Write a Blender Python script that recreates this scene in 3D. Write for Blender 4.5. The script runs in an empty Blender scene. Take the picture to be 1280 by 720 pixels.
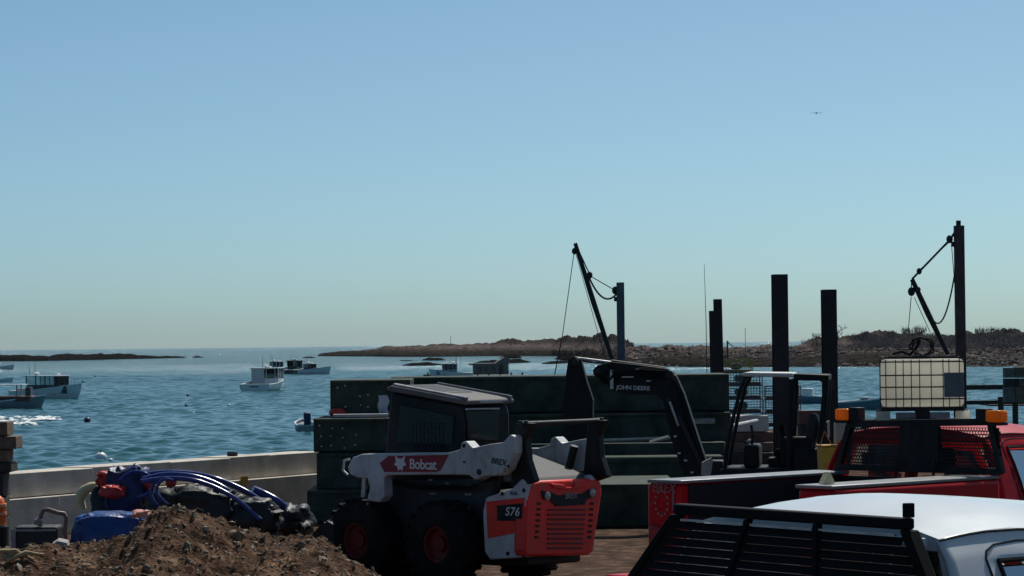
import bpy, bmesh, math, random
import numpy as np
from mathutils import Vector, Matrix, noise as mnoise
random.seed(7)
R = math.radians
SC = bpy.context.scene
COL = SC.collection

# ------------------------------------------------------------------ camera
F = 3700.0                      # focal length in pixels of the 1280 px wide frame
CAMZ = 2.55
PITCH = math.atan(70 / F)
ROLL = 0.0111
fw = Vector((0, math.cos(PITCH), math.sin(PITCH)))
r0 = Vector((1, 0, 0)); u0 = r0.cross(fw)
rt = (r0 * math.cos(ROLL) - u0 * math.sin(ROLL)).normalized()
up = (u0 * math.cos(ROLL) + r0 * math.sin(ROLL)).normalized()
camd = bpy.data.cameras.new('camera'); cam = bpy.data.objects.new('camera', camd); COL.objects.link(cam)
cam.matrix_world = Matrix(((rt.x, up.x, -fw.x, 0), (rt.y, up.y, -fw.y, 0), (rt.z, up.z, -fw.z, CAMZ), (0, 0, 0, 1)))
camd.sensor_fit = 'HORIZONTAL'; camd.sensor_width = 36; camd.lens = 36 * F / 1280
camd.clip_start = 0.5; camd.clip_end = 60000
SC.camera = cam

# ------------------------------------------------------------------ sky, sun, exposure
SUN_AZ, SUN_EL = R(24), R(53)          # azimuth measured from the view axis (+Y) towards +X
w = bpy.data.worlds.new('World'); SC.world = w; w.use_nodes = True
nt = w.node_tree; bg = nt.nodes['Background']
sky = nt.nodes.new('ShaderNodeTexSky'); sky.sky_type = 'NISHITA'; sky.sun_disc = False
sky.sun_elevation = SUN_EL; sky.sun_rotation = SUN_AZ
sky.altitude = 0; sky.air_density = 0.4; sky.dust_density = 1.2; sky.ozone_density = 5.0
wb = nt.nodes.new('ShaderNodeMix'); wb.data_type = 'RGBA'; wb.blend_type = 'MULTIPLY'; wb.inputs[0].default_value = 1.0
wb.inputs[7].default_value = (0.86, 1.13, 1.01, 1)          # the camera's white balance
nt.links.new(sky.outputs[0], wb.inputs[6]); nt.links.new(wb.outputs[2], bg.inputs[0]); bg.inputs[1].default_value = 0.084
sd = bpy.data.lights.new('sun', 'SUN'); sd.energy = 3.4; sd.angle = R(0.5); sd.color = (1, 0.955, 0.89)
sun = bpy.data.objects.new('sun', sd); COL.objects.link(sun)
sdir = Vector((math.sin(SUN_AZ) * math.cos(SUN_EL), math.cos(SUN_AZ) * math.cos(SUN_EL), math.sin(SUN_EL)))
sun.rotation_euler = (-sdir).to_track_quat('-Z', 'Y').to_euler(); sun.location = (0, 0, 50)
SC.view_settings.view_transform = 'Standard'; SC.view_settings.look = 'None'
SC.view_settings.exposure = 0.2; SC.view_settings.gamma = 1.0; SC.view_settings.use_curve_mapping = False
SC.cycles.use_denoising = True
SC.cycles.max_bounces = 6; SC.cycles.transparent_max_bounces = 12
SC.cycles.sample_clamp_indirect = 4.0
SC.cycles.volume_bounces = 0
WZ = -2.95                              # water level; the lot is z = 0

# ------------------------------------------------------------------ pixel <-> place
CAM = Vector((0, 0, CAMZ))
def ray(px, py): return fw + rt * ((px - 640) / F) + up * ((360 - py) / F)
def P(px, py, d):
    D = ray(px, py); return CAM + D * (d / D.y)
def Zp(px, py, z):
    D = ray(px, py); return CAM + D * ((z - CAMZ) / D.z)
def X(px, d): return P(px, 430, d).x

# ------------------------------------------------------------------ materials
MATS = {}
def mat(name, col, rough=0.6, metal=0.0, var=0.18, scale=6.0, bump=0.0, bscale=40.0, spec=0.4, alpha=None, coat=0.0, tint=None, detail=4, trans=0.0, dirt=0.0):
    if name in MATS: return MATS[name]
    m = bpy.data.materials.new(name); m.use_nodes = True
    N = m.node_tree.nodes; L = m.node_tree.links; b = N['Principled BSDF']
    tc = N.new('ShaderNodeTexCoord'); nz = N.new('ShaderNodeTexNoise')
    nz.inputs['Scale'].default_value = scale; nz.inputs['Detail'].default_value = detail; nz.inputs['Roughness'].default_value = 0.65
    L.new(tc.outputs['Object'], nz.inputs['Vector'])
    cr = N.new('ShaderNodeValToRGB')
    lo = [max(0, c * (1 - var)) for c in col]; hi = [min(1, c * (1 + var)) for c in col]
    if tint: hi = tint
    cr.color_ramp.elements[0].position = 0.32; cr.color_ramp.elements[1].position = 0.68
    cr.color_ramp.elements[0].color = (*lo, 1); cr.color_ramp.elements[1].color = (*hi, 1)
    L.new(nz.outputs['Fac'], cr.inputs[0]); base = cr.outputs[0]
    if dirt:                                     # dried mud and dust in blotches and streaks
        mpd = N.new('ShaderNodeMapping'); mpd.inputs['Scale'].default_value = (2.2, 2.2, 1.1); L.new(tc.outputs['Object'], mpd.inputs[0])
        nd = N.new('ShaderNodeTexNoise'); nd.inputs['Scale'].default_value = 2.0; nd.inputs['Detail'].default_value = 9; nd.inputs['Roughness'].default_value = .72; L.new(mpd.outputs[0], nd.inputs[0])
        rd = N.new('ShaderNodeMapRange'); rd.inputs[1].default_value = .46; rd.inputs[2].default_value = .72; rd.inputs[3].default_value = 0; rd.inputs[4].default_value = dirt; L.new(nd.outputs[0], rd.inputs[0])
        md = N.new('ShaderNodeMix'); md.data_type = 'RGBA'; L.new(rd.outputs[0], md.inputs[0]); L.new(base, md.inputs[6]); md.inputs[7].default_value = (.12, .095, .072, 1); base = md.outputs[2]
    L.new(base, b.inputs['Base Color'])
    b.inputs['Roughness'].default_value = rough; b.inputs['Metallic'].default_value = metal
    b.inputs['Specular IOR Level'].default_value = spec; b.inputs['Coat Weight'].default_value = coat
    b.inputs['Coat Roughness'].default_value = 0.08
    mr = N.new('ShaderNodeMapRange'); mr.inputs[3].default_value = max(0.02, rough - 0.12); mr.inputs[4].default_value = min(1, rough + 0.15)
    L.new(nz.outputs['Fac'], mr.inputs[0]); L.new(mr.outputs[0], b.inputs['Roughness'])
    if bump:
        n2 = N.new('ShaderNodeTexNoise'); n2.inputs['Scale'].default_value = bscale; n2.inputs['Detail'].default_value = 5
        L.new(tc.outputs['Object'], n2.inputs['Vector'])
        bp = N.new('ShaderNodeBump'); bp.inputs['Strength'].default_value = bump; bp.inputs['Distance'].default_value = 0.02
        L.new(n2.outputs['Fac'], bp.inputs['Height']); L.new(bp.outputs[0], b.inputs['Normal'])
    if trans:
        tr = N.new('ShaderNodeBsdfTranslucent'); L.new(cr.outputs[0], tr.inputs[0])
        mx = N.new('ShaderNodeMixShader'); mx.inputs[0].default_value = trans
        L.new(b.outputs[0], mx.inputs[1]); L.new(tr.outputs[0], mx.inputs[2]); L.new(mx.outputs[0], N['Material Output'].inputs[0])
    MATS[name] = m; return m
def glass(name, tint, fac=1.45):
    if name in MATS: return MATS[name]
    m = bpy.data.materials.new(name); m.use_nodes = True; N = m.node_tree.nodes; L = m.node_tree.links
    N.remove(N['Principled BSDF'])
    t = N.new('ShaderNodeBsdfTransparent'); t.inputs[0].default_value = (*tint, 1)
    g = N.new('ShaderNodeBsdfGlossy'); g.inputs['Roughness'].default_value = 0.03
    fr = N.new('ShaderNodeFresnel'); fr.inputs[0].default_value = fac
    mx = N.new('ShaderNodeMixShader'); L.new(fr.outputs[0], mx.inputs[0]); L.new(t.outputs[0], mx.inputs[1]); L.new(g.outputs[0], mx.inputs[2])
    L.new(mx.outputs[0], N['Material Output'].inputs[0]); MATS[name] = m; return m

M = dict(
    dark=lambda: mat('black_paint', (0.009, 0.011, 0.013), 0.5, var=0.3, spec=0.22, dirt=.25),
    rubber=lambda: mat('rubber', (0.010, 0.011, 0.012), 0.85, var=0.35, scale=9, bump=0.3, dirt=.15, spec=.15),
    steel=lambda: mat('bare_steel', (0.42, 0.42, 0.42), 0.35, metal=0.8, var=0.3),
    darksteel=lambda: mat('dark_steel', (0.02, 0.021, 0.023), 0.6, var=0.45, scale=5, bump=0.2),
    white=lambda: mat('white_paint', (0.51, 0.51, 0.515), 0.45, var=0.14, scale=3, dirt=.7),
    greyplate=lambda: mat('grey_plate', (0.22, 0.22, 0.23), 0.6, var=0.3),
    red=lambda: mat('red_paint', (0.86, 0.022, 0.014), 0.4, var=0.18, scale=3, dirt=.4),
    redcar=lambda: mat('red_car_paint', (0.44, 0.005, 0.010), 0.4, var=0.12, scale=1.5, coat=0.06, spec=0.15),
    orange=lambda: mat('orange_plastic', (0.75, 0.16, 0.04), 0.45, var=0.15),
    green=lambda: mat('dark_green_paint', (0.034, 0.053, 0.042), 0.75, dirt=.35, var=0.45, scale=3, bump=0.25, bscale=20, tint=(0.068, 0.09, 0.070), spec=0.2),
    concrete=lambda: mat('concrete', (0.53, 0.475, 0.40), 0.9, var=0.22, scale=2.2, bump=0.35, bscale=25),
    concretepale=lambda: mat('pale_concrete', (0.5, 0.46, 0.42), 0.85, var=0.15, scale=3, bump=0.3),
    timber=lambda: mat('weathered_timber', (0.16, 0.105, 0.075), 0.85, var=0.35, scale=8, bump=0.4),
    timberdark=lambda: mat('creosote_timber', (0.045, 0.036, 0.032), 0.8, var=0.4, scale=7, bump=0.4),
    cream=lambda: mat('cream_plastic', (0.94, 0.91, 0.81), 0.5, var=0.06, scale=2.5, trans=0.72),
    navy=lambda: mat('navy_tarp', (0.018, 0.026, 0.095), 0.45, var=0.4, scale=10, bump=0.5, bscale=18),
    blue=lambda: mat('blue_tarp', (0.014, 0.055, 0.21), 0.4, var=0.3, scale=8, bump=0.5, bscale=14),
    redtarp=lambda: mat('red_tarp', (0.55, 0.035, 0.03), 0.45, var=0.25, scale=12, bump=0.6, bscale=16),
    black=lambda: mat('black_sheet', (0.010, 0.012, 0.014), 0.5, var=0.4, scale=9, bump=0.6, bscale=14),
    hose=lambda: mat('blue_hose', (0.03, 0.045, 0.19), 0.22, var=0.2, scale=20),
    foam=lambda: mat('cream_foam', (0.72, 0.62, 0.36), 0.8, var=0.1, bump=0.3),
    yellow=lambda: mat('yellow_paint', (0.55, 0.33, 0.03), 0.6, var=0.25, scale=8),
    amber=lambda: mat('amber_lens', (0.9, 0.33, 0.01), 0.2, var=0.1, trans=0.5),
    lens=lambda: mat('clear_lens', (0.35, 0.35, 0.33), 0.15, var=0.1, coat=0.5),
    railcap=lambda: mat('grey_rail_cap', (0.20, 0.20, 0.20), 0.4, var=0.12, scale=10, spec=0.6),
    liner=lambda: mat('bed_liner', (0.014, 0.015, 0.018), 0.8, var=0.3, scale=30, bump=0.4),
    shingle=lambda: mat('grey_shingle', (0.14, 0.13, 0.125), 0.9, var=0.3, scale=4),
    darkglass=lambda: mat('dark_glass', (0.008, 0.014, 0.016), 0.06, var=0.2, spec=0.6),
    letters=lambda: mat('white_lettering', (0.7, 0.7, 0.7), 0.5, var=0.05),
    letterdark=lambda: mat('black_lettering', (0.03, 0.03, 0.035), 0.5, var=0.05),
    lettergrey=lambda: mat('grey_lettering', (0.28, 0.26, 0.26), 0.5, var=0.05),
    hullwhite=lambda: mat('white_hull', (0.80, 0.80, 0.79), 0.35, var=0.06, scale=1),
    hulldark=lambda: mat('dark_hull', (0.04, 0.05, 0.065), 0.4, var=0.15, scale=1),
    hullgrey=lambda: mat('grey_hull', (0.22, 0.26, 0.29), 0.45, var=0.12, scale=1),
    hullblue=lambda: mat('blue_hull', (0.10, 0.17, 0.23), 0.5, var=0.15, scale=1),
    brownred=lambda: mat('rust_brown', (0.15, 0.065, 0.05), 0.8, var=0.3, scale=5),
    rope=lambda: mat('rope', (0.05, 0.05, 0.05), 0.9, var=0.2),
    trapwire=lambda: mat('trap_wire', (0.30, 0.31, 0.09), 0.6, var=0.25),
    trapgrey=lambda: mat('trap_wire_grey', (0.10, 0.12, 0.13), 0.6, var=0.25),
    soil=lambda: None,
)
class MatDict(dict):
    def __getitem__(s, k): return M[k]()
MT = MatDict()

# ------------------------------------------------------------------ mesh builder
class MB:
    def __init__(s): s.v = []; s.f = []
    def add(s, vs, fs):
        n = len(s.v); s.v += [tuple(v) for v in vs]; s.f += [tuple(i + n for i in f) for f in fs]; return s
    def box(s, x0, x1, y0, y1, z0, z1):
        return s.add([(x0,y0,z0),(x1,y0,z0),(x1,y1,z0),(x0,y1,z0),(x0,y0,z1),(x1,y0,z1),(x1,y1,z1),(x0,y1,z1)],
                     [(0,3,2,1),(4,5,6,7),(0,1,5,4),(1,2,6,5),(2,3,7,6),(3,0,4,7)])
    def hexa(s, b, t):           # bottom quad, top quad (same winding)
        return s.add(list(b) + list(t), [(3,2,1,0),(4,5,6,7),(0,1,5,4),(1,2,6,5),(2,3,7,6),(3,0,4,7)])
    def prism(s, poly, lo, hi, ax='y'):
        def mk(a, b, c): return {'y': (a, c, b), 'x': (c, a, b), 'z': (a, b, c)}[ax]
        n = len(poly); vs = [mk(a, b, lo) for a, b in poly] + [mk(a, b, hi) for a, b in poly]
        return s.add(vs, [tuple(range(n)), tuple(range(2*n-1, n-1, -1))] + [(i, i+n, (i+1) % n + n, (i+1) % n) for i in range(n)])
    def tube(s, pts, r, n=8, caps=True):
        pts = [Vector(p) for p in pts]; rs = r if isinstance(r, (list, tuple)) else [r] * len(pts)
        rings = []; prev = None
        for i, p in enumerate(pts):
            t = (pts[min(i+1, len(pts)-1)] - pts[max(i-1, 0)]).normalized()
            if prev is None:
                a = Vector((0, 0, 1)) if abs(t.z) < 0.9 else Vector((1, 0, 0)); nrm = t.cross(a).normalized()
            else:
                nrm = (prev - t * prev.dot(t)).normalized()
            prev = nrm; bn = t.cross(nrm)
            rings.append([p + (nrm * math.cos(2*math.pi*k/n) + bn * math.sin(2*math.pi*k/n)) * rs[i] for k in range(n)])
        vs = [v for rg in rings for v in rg]; fs = []
        for i in range(len(pts)-1):
            for k in range(n):
                fs.append((i*n+k, i*n+(k+1) % n, (i+1)*n+(k+1) % n, (i+1)*n+k))
        if caps: fs += [tuple(range(n-1, -1, -1)), tuple(range((len(pts)-1)*n, len(pts)*n))]
        return s.add(vs, fs)
    def lathe(s, prof, c, ax='z', n=16, caps=True):       # prof: (radius, along)
        def mk(r, h, a):
            u, v = r*math.cos(a), r*math.sin(a)
            return {'z': (c[0]+u, c[1]+v, c[2]+h), 'y': (c[0]+u, c[1]+h, c[2]+v), 'x': (c[0]+h, c[1]+u, c[2]+v)}[ax]
        vs = [mk(r, h, 2*math.pi*k/n) for r, h in prof for k in range(n)]; fs = []
        for i in range(len(prof)-1):
            for k in range(n): fs.append((i*n+k, i*n+(k+1) % n, (i+1)*n+(k+1) % n, (i+1)*n+k))
        if caps: fs += [tuple(range(n-1, -1, -1)), tuple(range((len(prof)-1)*n, len(prof)*n))]
        return s.add(vs, fs)
    def grid(s, rows):
        m = len(rows[0]); vs = [v for r in rows for v in r]; fs = []
        for i in range(len(rows)-1):
            for j in range(m-1): fs.append((i*m+j, i*m+j+1, (i+1)*m+j+1, (i+1)*m+j))
        return s.add(vs, fs)
    def ball(s, c, rx, ry, rz, nu=10, nv=7):
        vs = []; fs = []
        for i in range(nv+1):
            th = math.pi * i / nv
            for k in range(nu):
                a = 2*math.pi*k/nu; vs.append((c[0]+rx*math.sin(th)*math.cos(a), c[1]+ry*math.sin(th)*math.sin(a), c[2]+rz*math.cos(th)))
        for i in range(nv):
            for k in range(nu): fs.append((i*nu+k, (i+1)*nu+k, (i+1)*nu+(k+1) % nu, i*nu+(k+1) % nu))
        return s.add(vs, fs)
    def build(s, name, m, parent=None, bevel=0, smooth=False, seg=2):
        me = bpy.data.meshes.new(name); me.from_pydata(s.v, [], s.f)
        bm = bmesh.new(); bm.from_mesh(me)
        bmesh.ops.recalc_face_normals(bm, faces=bm.faces)
        if bevel:
            es = [e for e in bm.edges if len(e.link_faces) == 2 and e.calc_face_angle(0) > 0.5]
            rb = bmesh.ops.bevel(bm, geom=es, offset=bevel, segments=seg, affect='EDGES', profile=0.5, clamp_overlap=True)
            for f_ in rb['faces']: f_.smooth = True
        bm.to_mesh(me); bm.free()
        if smooth:
            for p in me.polygons: p.use_smooth = True
            try: me.set_sharp_from_angle(angle=R(60))
            except Exception: pass
        if m is not None: me.materials.append(m)
        o = bpy.data.objects.new(name, me); COL.objects.link(o)
        if parent is not None: o.parent = parent
        return o

def tag(o, label=None, cat=None, group=None, kind=None):
    if label: o['label'] = label
    if cat: o['category'] = cat
    if group: o['group'] = group
    if kind: o['kind'] = kind
    return o
class Thing:
    def __init__(s, name, label, cat, loc, rotz=0, group=None):
        o = bpy.data.objects.new(name, None); COL.objects.link(o); o.empty_display_size = 0.2
        o.location = loc; o.rotation_euler = (0, 0, rotz); s.o = o; tag(o, label, cat, group)
        s.loc = Vector(loc); s.c, s.sn = math.cos(rotz), math.sin(rotz)
    def tol(s, p):
        d = Vector(p) - s.loc; return Vector((d.x*s.c + d.y*s.sn, -d.x*s.sn + d.y*s.c, d.z))
    def dirl(s, d): return Vector((d.x*s.c + d.y*s.sn, -d.x*s.sn + d.y*s.c, d.z))
    def on(s, ax, val, pts):      # pixels seen on the local plane ax = val, as local points
        i = 'xyz'.index(ax); o = s.tol(CAM); out = []
        for px, py in pts:
            D = s.dirl(ray(px, py)); k = (val - o[i]) / D[i]; out.append(o + D*k)
        return out
    def xz(s, y, pts): return [(p.x, p.z) for p in s.on('y', y, pts)]
    def yz(s, x, pts): return [(p.y, p.z) for p in s.on('x', x, pts)]
def text(body, size, m, parent, origin, xdir, ydir, depth=0.004, name='lettering', shear=0.0, space=1.0):
    cu = bpy.data.curves.new(name, 'FONT'); cu.body = body; cu.size = size; cu.extrude = depth; cu.shear = shear
    cu.space_character = space; cu.align_x = 'CENTER'; cu.align_y = 'CENTER'; cu.offset = size*0.012
    tmp = bpy.data.objects.new('tmp', cu); COL.objects.link(tmp); bpy.context.view_layer.update()
    me = bpy.data.meshes.new_from_object(tmp.evaluated_get(bpy.context.evaluated_depsgraph_get())); bpy.data.objects.remove(tmp)
    me.name = name; me.materials.clear(); me.materials.append(m)
    o = bpy.data.objects.new(name, me); COL.objects.link(o); o.parent = parent
    x = Vector(xdir).normalized(); y = Vector(ydir); y = (y - x*y.dot(x)).normalized(); z = x.cross(y)
    o.matrix_local = Matrix(((x.x, y.x, z.x, origin[0]), (x.y, y.y, z.y, origin[1]), (x.z, y.z, z.z, origin[2]), (0, 0, 0, 1)))
    return o
def fbm(x, y, z=0.0, o=4): return mnoise.fractal(Vector((x, y, z)), 0.9, 2.1, o)

# ================================================================== THE SETTING
# ---- sea: one sheet of real chop out to the horizon
def build_water():
    rows = [20.0]
    while rows[-1] < 110: rows.append(rows[-1] + 1.5)
    while rows[-1] < 2400: rows.append(rows[-1] * (1.0018 + .0042*max(0, (rows[-1]-380)/2000)))
    while rows[-1] < 24000: rows.append(rows[-1] * 1.03)
    rows = np.array([-400.0, -100.0] + rows)
    tn = np.concatenate([[-9, -5, -3, -1.8, -1.0, -.6, -.4, -.3], np.linspace(-.215, .215, 380), [.3, .4, .6, 1.0, 1.8, 3, 5, 9]])
    Y = np.repeat(rows[:, None], len(tn), 1)
    Xg = tn[None, :] * np.maximum(np.abs(rows), 60)[:, None]
    rng = np.random.default_rng(3); Zg = np.zeros_like(Y); DX = np.zeros_like(Y); DY = np.zeros_like(Y)
    dyl = np.gradient(rows)[:, None]
    patch = 0.95 + 0.22*np.sin(Xg*0.035+1.3+0.9*np.sin(Y*0.012))*np.sin(Y*0.021+0.6*np.sin(Xg*0.02))
    for i in range(54):
        lam = 1.05 * (5.0/1.05) ** rng.random()
        th = R(75) + rng.normal()*0.75                  # travel direction
        k = 2*math.pi/lam; kx, ky = k*math.cos(th), k*math.sin(th)
        amp = 0.0092*lam**0.35
        fade = np.clip(lam/(2.4*dyl) - 0.4, 0, 1)
        ph = kx*Xg + ky*Y + rng.random()*6.28
        Zg += amp*fade*np.cos(ph)*patch; DX -= 0.7*amp*fade*kx/k*np.sin(ph)*patch; DY -= 0.7*amp*fade*ky/k*np.sin(ph)*patch
    V = np.stack([Xg+DX, Y+DY, Zg+WZ], -1).reshape(-1, 3)
    nr, nc = Y.shape
    a = (np.arange(nr-1)[:, None]*nc + np.arange(nc-1)[None, :]).ravel()
    Q = np.stack([a, a+1, a+nc+1, a+nc], -1)
    me = bpy.data.meshes.new('water'); me.vertices.add(len(V)); me.vertices.foreach_set('co', V.astype(np.float32).ravel())
    me.loops.add(Q.size); me.loops.foreach_set('vertex_index', Q.ravel().astype(np.int32))
    me.polygons.add(len(Q)); me.polygons.foreach_set('loop_start', np.arange(0, Q.size, 4, dtype=np.int32))
    me.update(calc_edges=True); me.validate()
    me.polygons.foreach_set('use_smooth', np.ones(len(Q), dtype=bool))
    m = bpy.data.materials.new('sea_water'); m.use_nodes = True; N = m.node_tree.nodes; L = m.node_tree.links; b = N['Principled BSDF']
    b.inputs['Base Color'].default_value = (0.002, 0.064, 0.068, 1); b.inputs['Specular IOR Level'].default_value = .34; b.inputs['IOR'].default_value = 1.333
    b.inputs['Roughness'].default_value = 0.12
    g = N.new('ShaderNodeNewGeometry')
    mp = N.new('ShaderNodeMapping'); mp.inputs['Scale'].default_value = (1.2, 2.2, 1.0); L.new(g.outputs['Position'], mp.inputs[0])
    n1 = N.new('ShaderNodeTexNoise'); n1.inputs['Scale'].default_value = 1.0; n1.inputs['Detail'].default_value = 6; n1.inputs['Roughness'].default_value = 0.6; L.new(mp.outputs[0], n1.inputs[0])
    # wind ruffles: patches of rougher and smoother water
    mp2 = N.new('ShaderNodeMapping'); mp2.inputs['Scale'].default_value = (0.025, 0.012, 1); L.new(g.outputs['Position'], mp2.inputs[0])
    n2 = N.new('ShaderNodeTexNoise'); n2.inputs['Scale'].default_value = 1.0; n2.inputs['Detail'].default_value = 5; L.new(mp2.outputs[0], n2.inputs[0])
    mr = N.new('ShaderNodeMapRange'); mr.inputs[1].default_value = .35; mr.inputs[2].default_value = .68; mr.inputs[3].default_value = 0.6; mr.inputs[4].default_value = 1.0; L.new(n2.outputs[0], mr.inputs[0])
    bp = N.new('ShaderNodeBump'); bp.inputs['Distance'].default_value = 2.6
    sx = N.new('ShaderNodeSeparateXYZ'); L.new(g.outputs['Position'], sx.inputs[0])
    far = N.new('ShaderNodeMapRange'); far.inputs[1].default_value = 250; far.inputs[2].default_value = 1100; far.inputs[3].default_value = .08; far.inputs[4].default_value = 1.0; L.new(sx.outputs[1], far.inputs[0])   # open water outside the bar is rougher
    mm = N.new('ShaderNodeMath'); mm.operation = 'MULTIPLY'; L.new(mr.outputs[0], mm.inputs[0]); L.new(far.outputs[0], mm.inputs[1])
    L.new(mm.outputs[0], bp.inputs['Strength']); L.new(n1.outputs[0], bp.inputs['Height']); L.new(bp.outputs[0], b.inputs['Normal'])
    me.materials.append(m)
    o = bpy.data.objects.new('water', me); COL.objects.link(o); tag(o, kind='structure')
build_water()

# ---- the made ground of the wharf (a solid with its own quay face)
soil = bpy.data.materials.new('soil'); soil.use_nodes = True
def soil_nodes(m, sc=1.0):
    N = m.node_tree.nodes; L = m.node_tree.links; b = N['Principled BSDF']
    g = N.new('ShaderNodeNewGeometry'); n1 = N.new('ShaderNodeTexNoise'); n1.inputs['Scale'].default_value = 3.2*sc; n1.inputs['Detail'].default_value = 8; n1.inputs['Roughness'].default_value = .7
    L.new(g.outputs['Position'], n1.inputs[0]); cr = N.new('ShaderNodeValToRGB'); e = cr.color_ramp.elements
    e[0].position = .33; e[0].color = (.022, .012, .008, 1); e[1].position = .70; e[1].color = (.27, .165, .10, 1)
    x = e.new(.52); x.color = (.095, .052, .031, 1)
    L.new(n1.outputs[0], cr.inputs[0]); L.new(cr.outputs[0], b.inputs['Base Color']); b.inputs['Roughness'].default_value = .95; b.inputs['Specular IOR Level'].default_value = .08
    n3 = N.new('ShaderNodeTexNoise'); n3.inputs['Scale'].default_value = 22*sc; n3.inputs['Detail'].default_value = 6; L.new(g.outputs['Position'], n3.inputs[0])
    bp = N.new('ShaderNodeBump'); bp.inputs['Strength'].default_value = .8; bp.inputs['Distance'].default_value = .05; L.new(n3.outputs[0], bp.inputs['Height']); L.new(bp.outputs[0], b.inputs['Normal'])
soil_nodes(soil)
lot = bpy.data.materials.new('lot_dirt'); lot.use_nodes = True; soil_nodes(lot)
for e_ in lot.node_tree.nodes['Color Ramp'].color_ramp.elements: e_.color = (e_.color[0]*.78, e_.color[1]*.8, e_.color[2]*.82, 1)
gp = [(-40, -20), (40, -20), (40, 86), (5.6, 86), (-0.5, 62), (-2.9, 50), (-3.6, 47.3), (-10.6, 33.6), (-40, 10)]
tag(MB().prism(gp, -5.0, 0.0, 'z').build('ground', lot), kind='structure')

# ---- land across the water
def land_mat(name, stops, sc):
    m = bpy.data.materials.new(name); m.use_nodes = True; N = m.node_tree.nodes; L = m.node_tree.links; b = N['Principled BSDF']
    g = N.new('ShaderNodeNewGeometry'); sp = N.new('ShaderNodeSeparateXYZ'); L.new(g.outputs['Position'], sp.inputs[0])
    n1 = N.new('ShaderNodeTexNoise'); n1.inputs['Scale'].default_value = sc; n1.inputs['Detail'].default_value = 6; n1.inputs['Roughness'].default_value = .7; L.new(g.outputs['Position'], n1.inputs[0])
    ma = N.new('ShaderNodeMath'); ma.operation = 'MULTIPLY_ADD'; ma.inputs[1].default_value = 4.0; L.new(n1.outputs[0], ma.inputs[0])
    m2 = N.new('ShaderNodeMath'); m2.operation = 'SUBTRACT'; L.new(sp.outputs[2], m2.inputs[0]); m2.inputs[1].default_value = WZ + 2.0
    L.new(m2.outputs[0], ma.inputs[2])
    mr = N.new('ShaderNodeMapRange'); mr.inputs[1].default_value = -0.5; mr.inputs[2].default_value = 9.5; L.new(ma.outputs[0], mr.inputs[0])
    cr = N.new('ShaderNodeValToRGB'); e = cr.color_ramp.elements
    for i, (p, c) in enumerate(stops):
        x = e[i] if i < 2 else e.new(p)
        x.position = p; x.color = (*c, 1)
    L.new(mr.outputs[0], cr.inputs[0])
    n2 = N.new('ShaderNodeTexNoise'); n2.inputs['Scale'].default_value = sc*4; n2.inputs['Detail'].default_value = 5; L.new(g.outputs['Position'], n2.inputs[0])
    mx = N.new('ShaderNodeMix'); mx.data_type = 'RGBA'; mx.blend_type = 'MULTIPLY'; mx.inputs[0].default_value = .8
    c2 = N.new('ShaderNodeValToRGB'); c2.color_ramp.elements[0].position = .35; c2.color_ramp.elements[0].color = (.22, .22, .23, 1); c2.color_ramp.elements[1].position = .62; c2.color_ramp.elements[1].color = (1.15, 1.12, 1.1, 1)
    L.new(n2.outputs[0], c2.inputs[0]); L.new(cr.outputs[0], mx.inputs[6]); L.new(c2.outputs[0], mx.inputs[7]); L.new(mx.outputs[2], b.inputs['Base Color'])
    b.inputs['Roughness'].default_value = .95; b.inputs['Specular IOR Level'].default_value = 0
    bp = N.new('ShaderNodeBump'); bp.inputs['Strength'].default_value = .9; bp.inputs['Distance'].default_value = .6; L.new(n2.outputs[0], bp.inputs['Height']); L.new(bp.outputs[0], b.inputs['Normal'])
    return m
rockm = land_mat('shore_rock', [(0.0, (.022, .021, .019)), (.26, (.036, .033, .030)), (.36, (.078, .066, .060)), (.50, (.14, .115, .105)), (.70, (.060, .052, .047))], .12)
rockm2 = land_mat('dark_ledge', [(0.0, (.012, .013, .013)), (.4, (.018, .017, .017)), (.75, (.034, .029, .027)), (.97, (.045, .037, .032))], .2)
def lerp_prof(prof, px):
    for a, b in zip(prof, prof[1:]):
        if a[0] <= px <= b[0]:
            t = (px-a[0])/(b[0]-a[0]); return [a[i]+(b[i]-a[i])*t for i in range(len(a))]
    return list(prof[-1] if px > prof[-1][0] else prof[0])
def land(name, prof, m, step, rough, label=None, cat=None, kind='structure', nv=22, seed=0, parent=None, shape=None):
    # prof rows: px, waterline y, crest y, depth behind the shore (m) at which the crest stands
    rows = []; px = prof[0][0]; pxe = prof[-1][0]
    while px <= pxe + 1e-6:
        _, yw, yc, dep = lerp_prof(prof, px)
        s = Zp(px, yw, WZ); d2 = s.y + dep; c = P(px, yc, d2); h = max(0.15, c.z - WZ); row = []
        ex = min(1, (px-prof[0][0])/max(1e-3, .02*(pxe-prof[0][0])), (pxe-px)/max(1e-3, .02*(pxe-prof[0][0])))
        for j in range(nv):
            v = j/(nv-1)*1.7
            y = s.y + dep*v; x = s.x*(y/s.y)
            if shape: hh = h*shape(v)
            else: hh = h*(v**0.7 if v < 1 else 1 - ((v-1)/.7)**2)
            nn = fbm(x*.07 + seed, y*.05, seed, 5)
            n3 = fbm(x*.22 + seed, y*.10, seed+9, 5) + .6*fbm(x*.9 + seed, y*.45, seed+3, 3)
            hh = hh*(1 + .25*nn) + (rough*(.55*n3 + .3*nn) if 0 < v < 1.6 else 0)*min(1, v*5)
            row.append((x, y + rough*nn, WZ - .6 + (hh + .6)*ex if v < 1.65 else WZ - 1.2))
        row[0] = (row[0][0], row[0][1], WZ-.8)
        rows.append(row); px += step
    o = MB().grid(rows).build(name, m, parent, smooth=False)
    if label: tag(o, label, cat)
    tag(o, kind=kind) if kind else None
    return o
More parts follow.
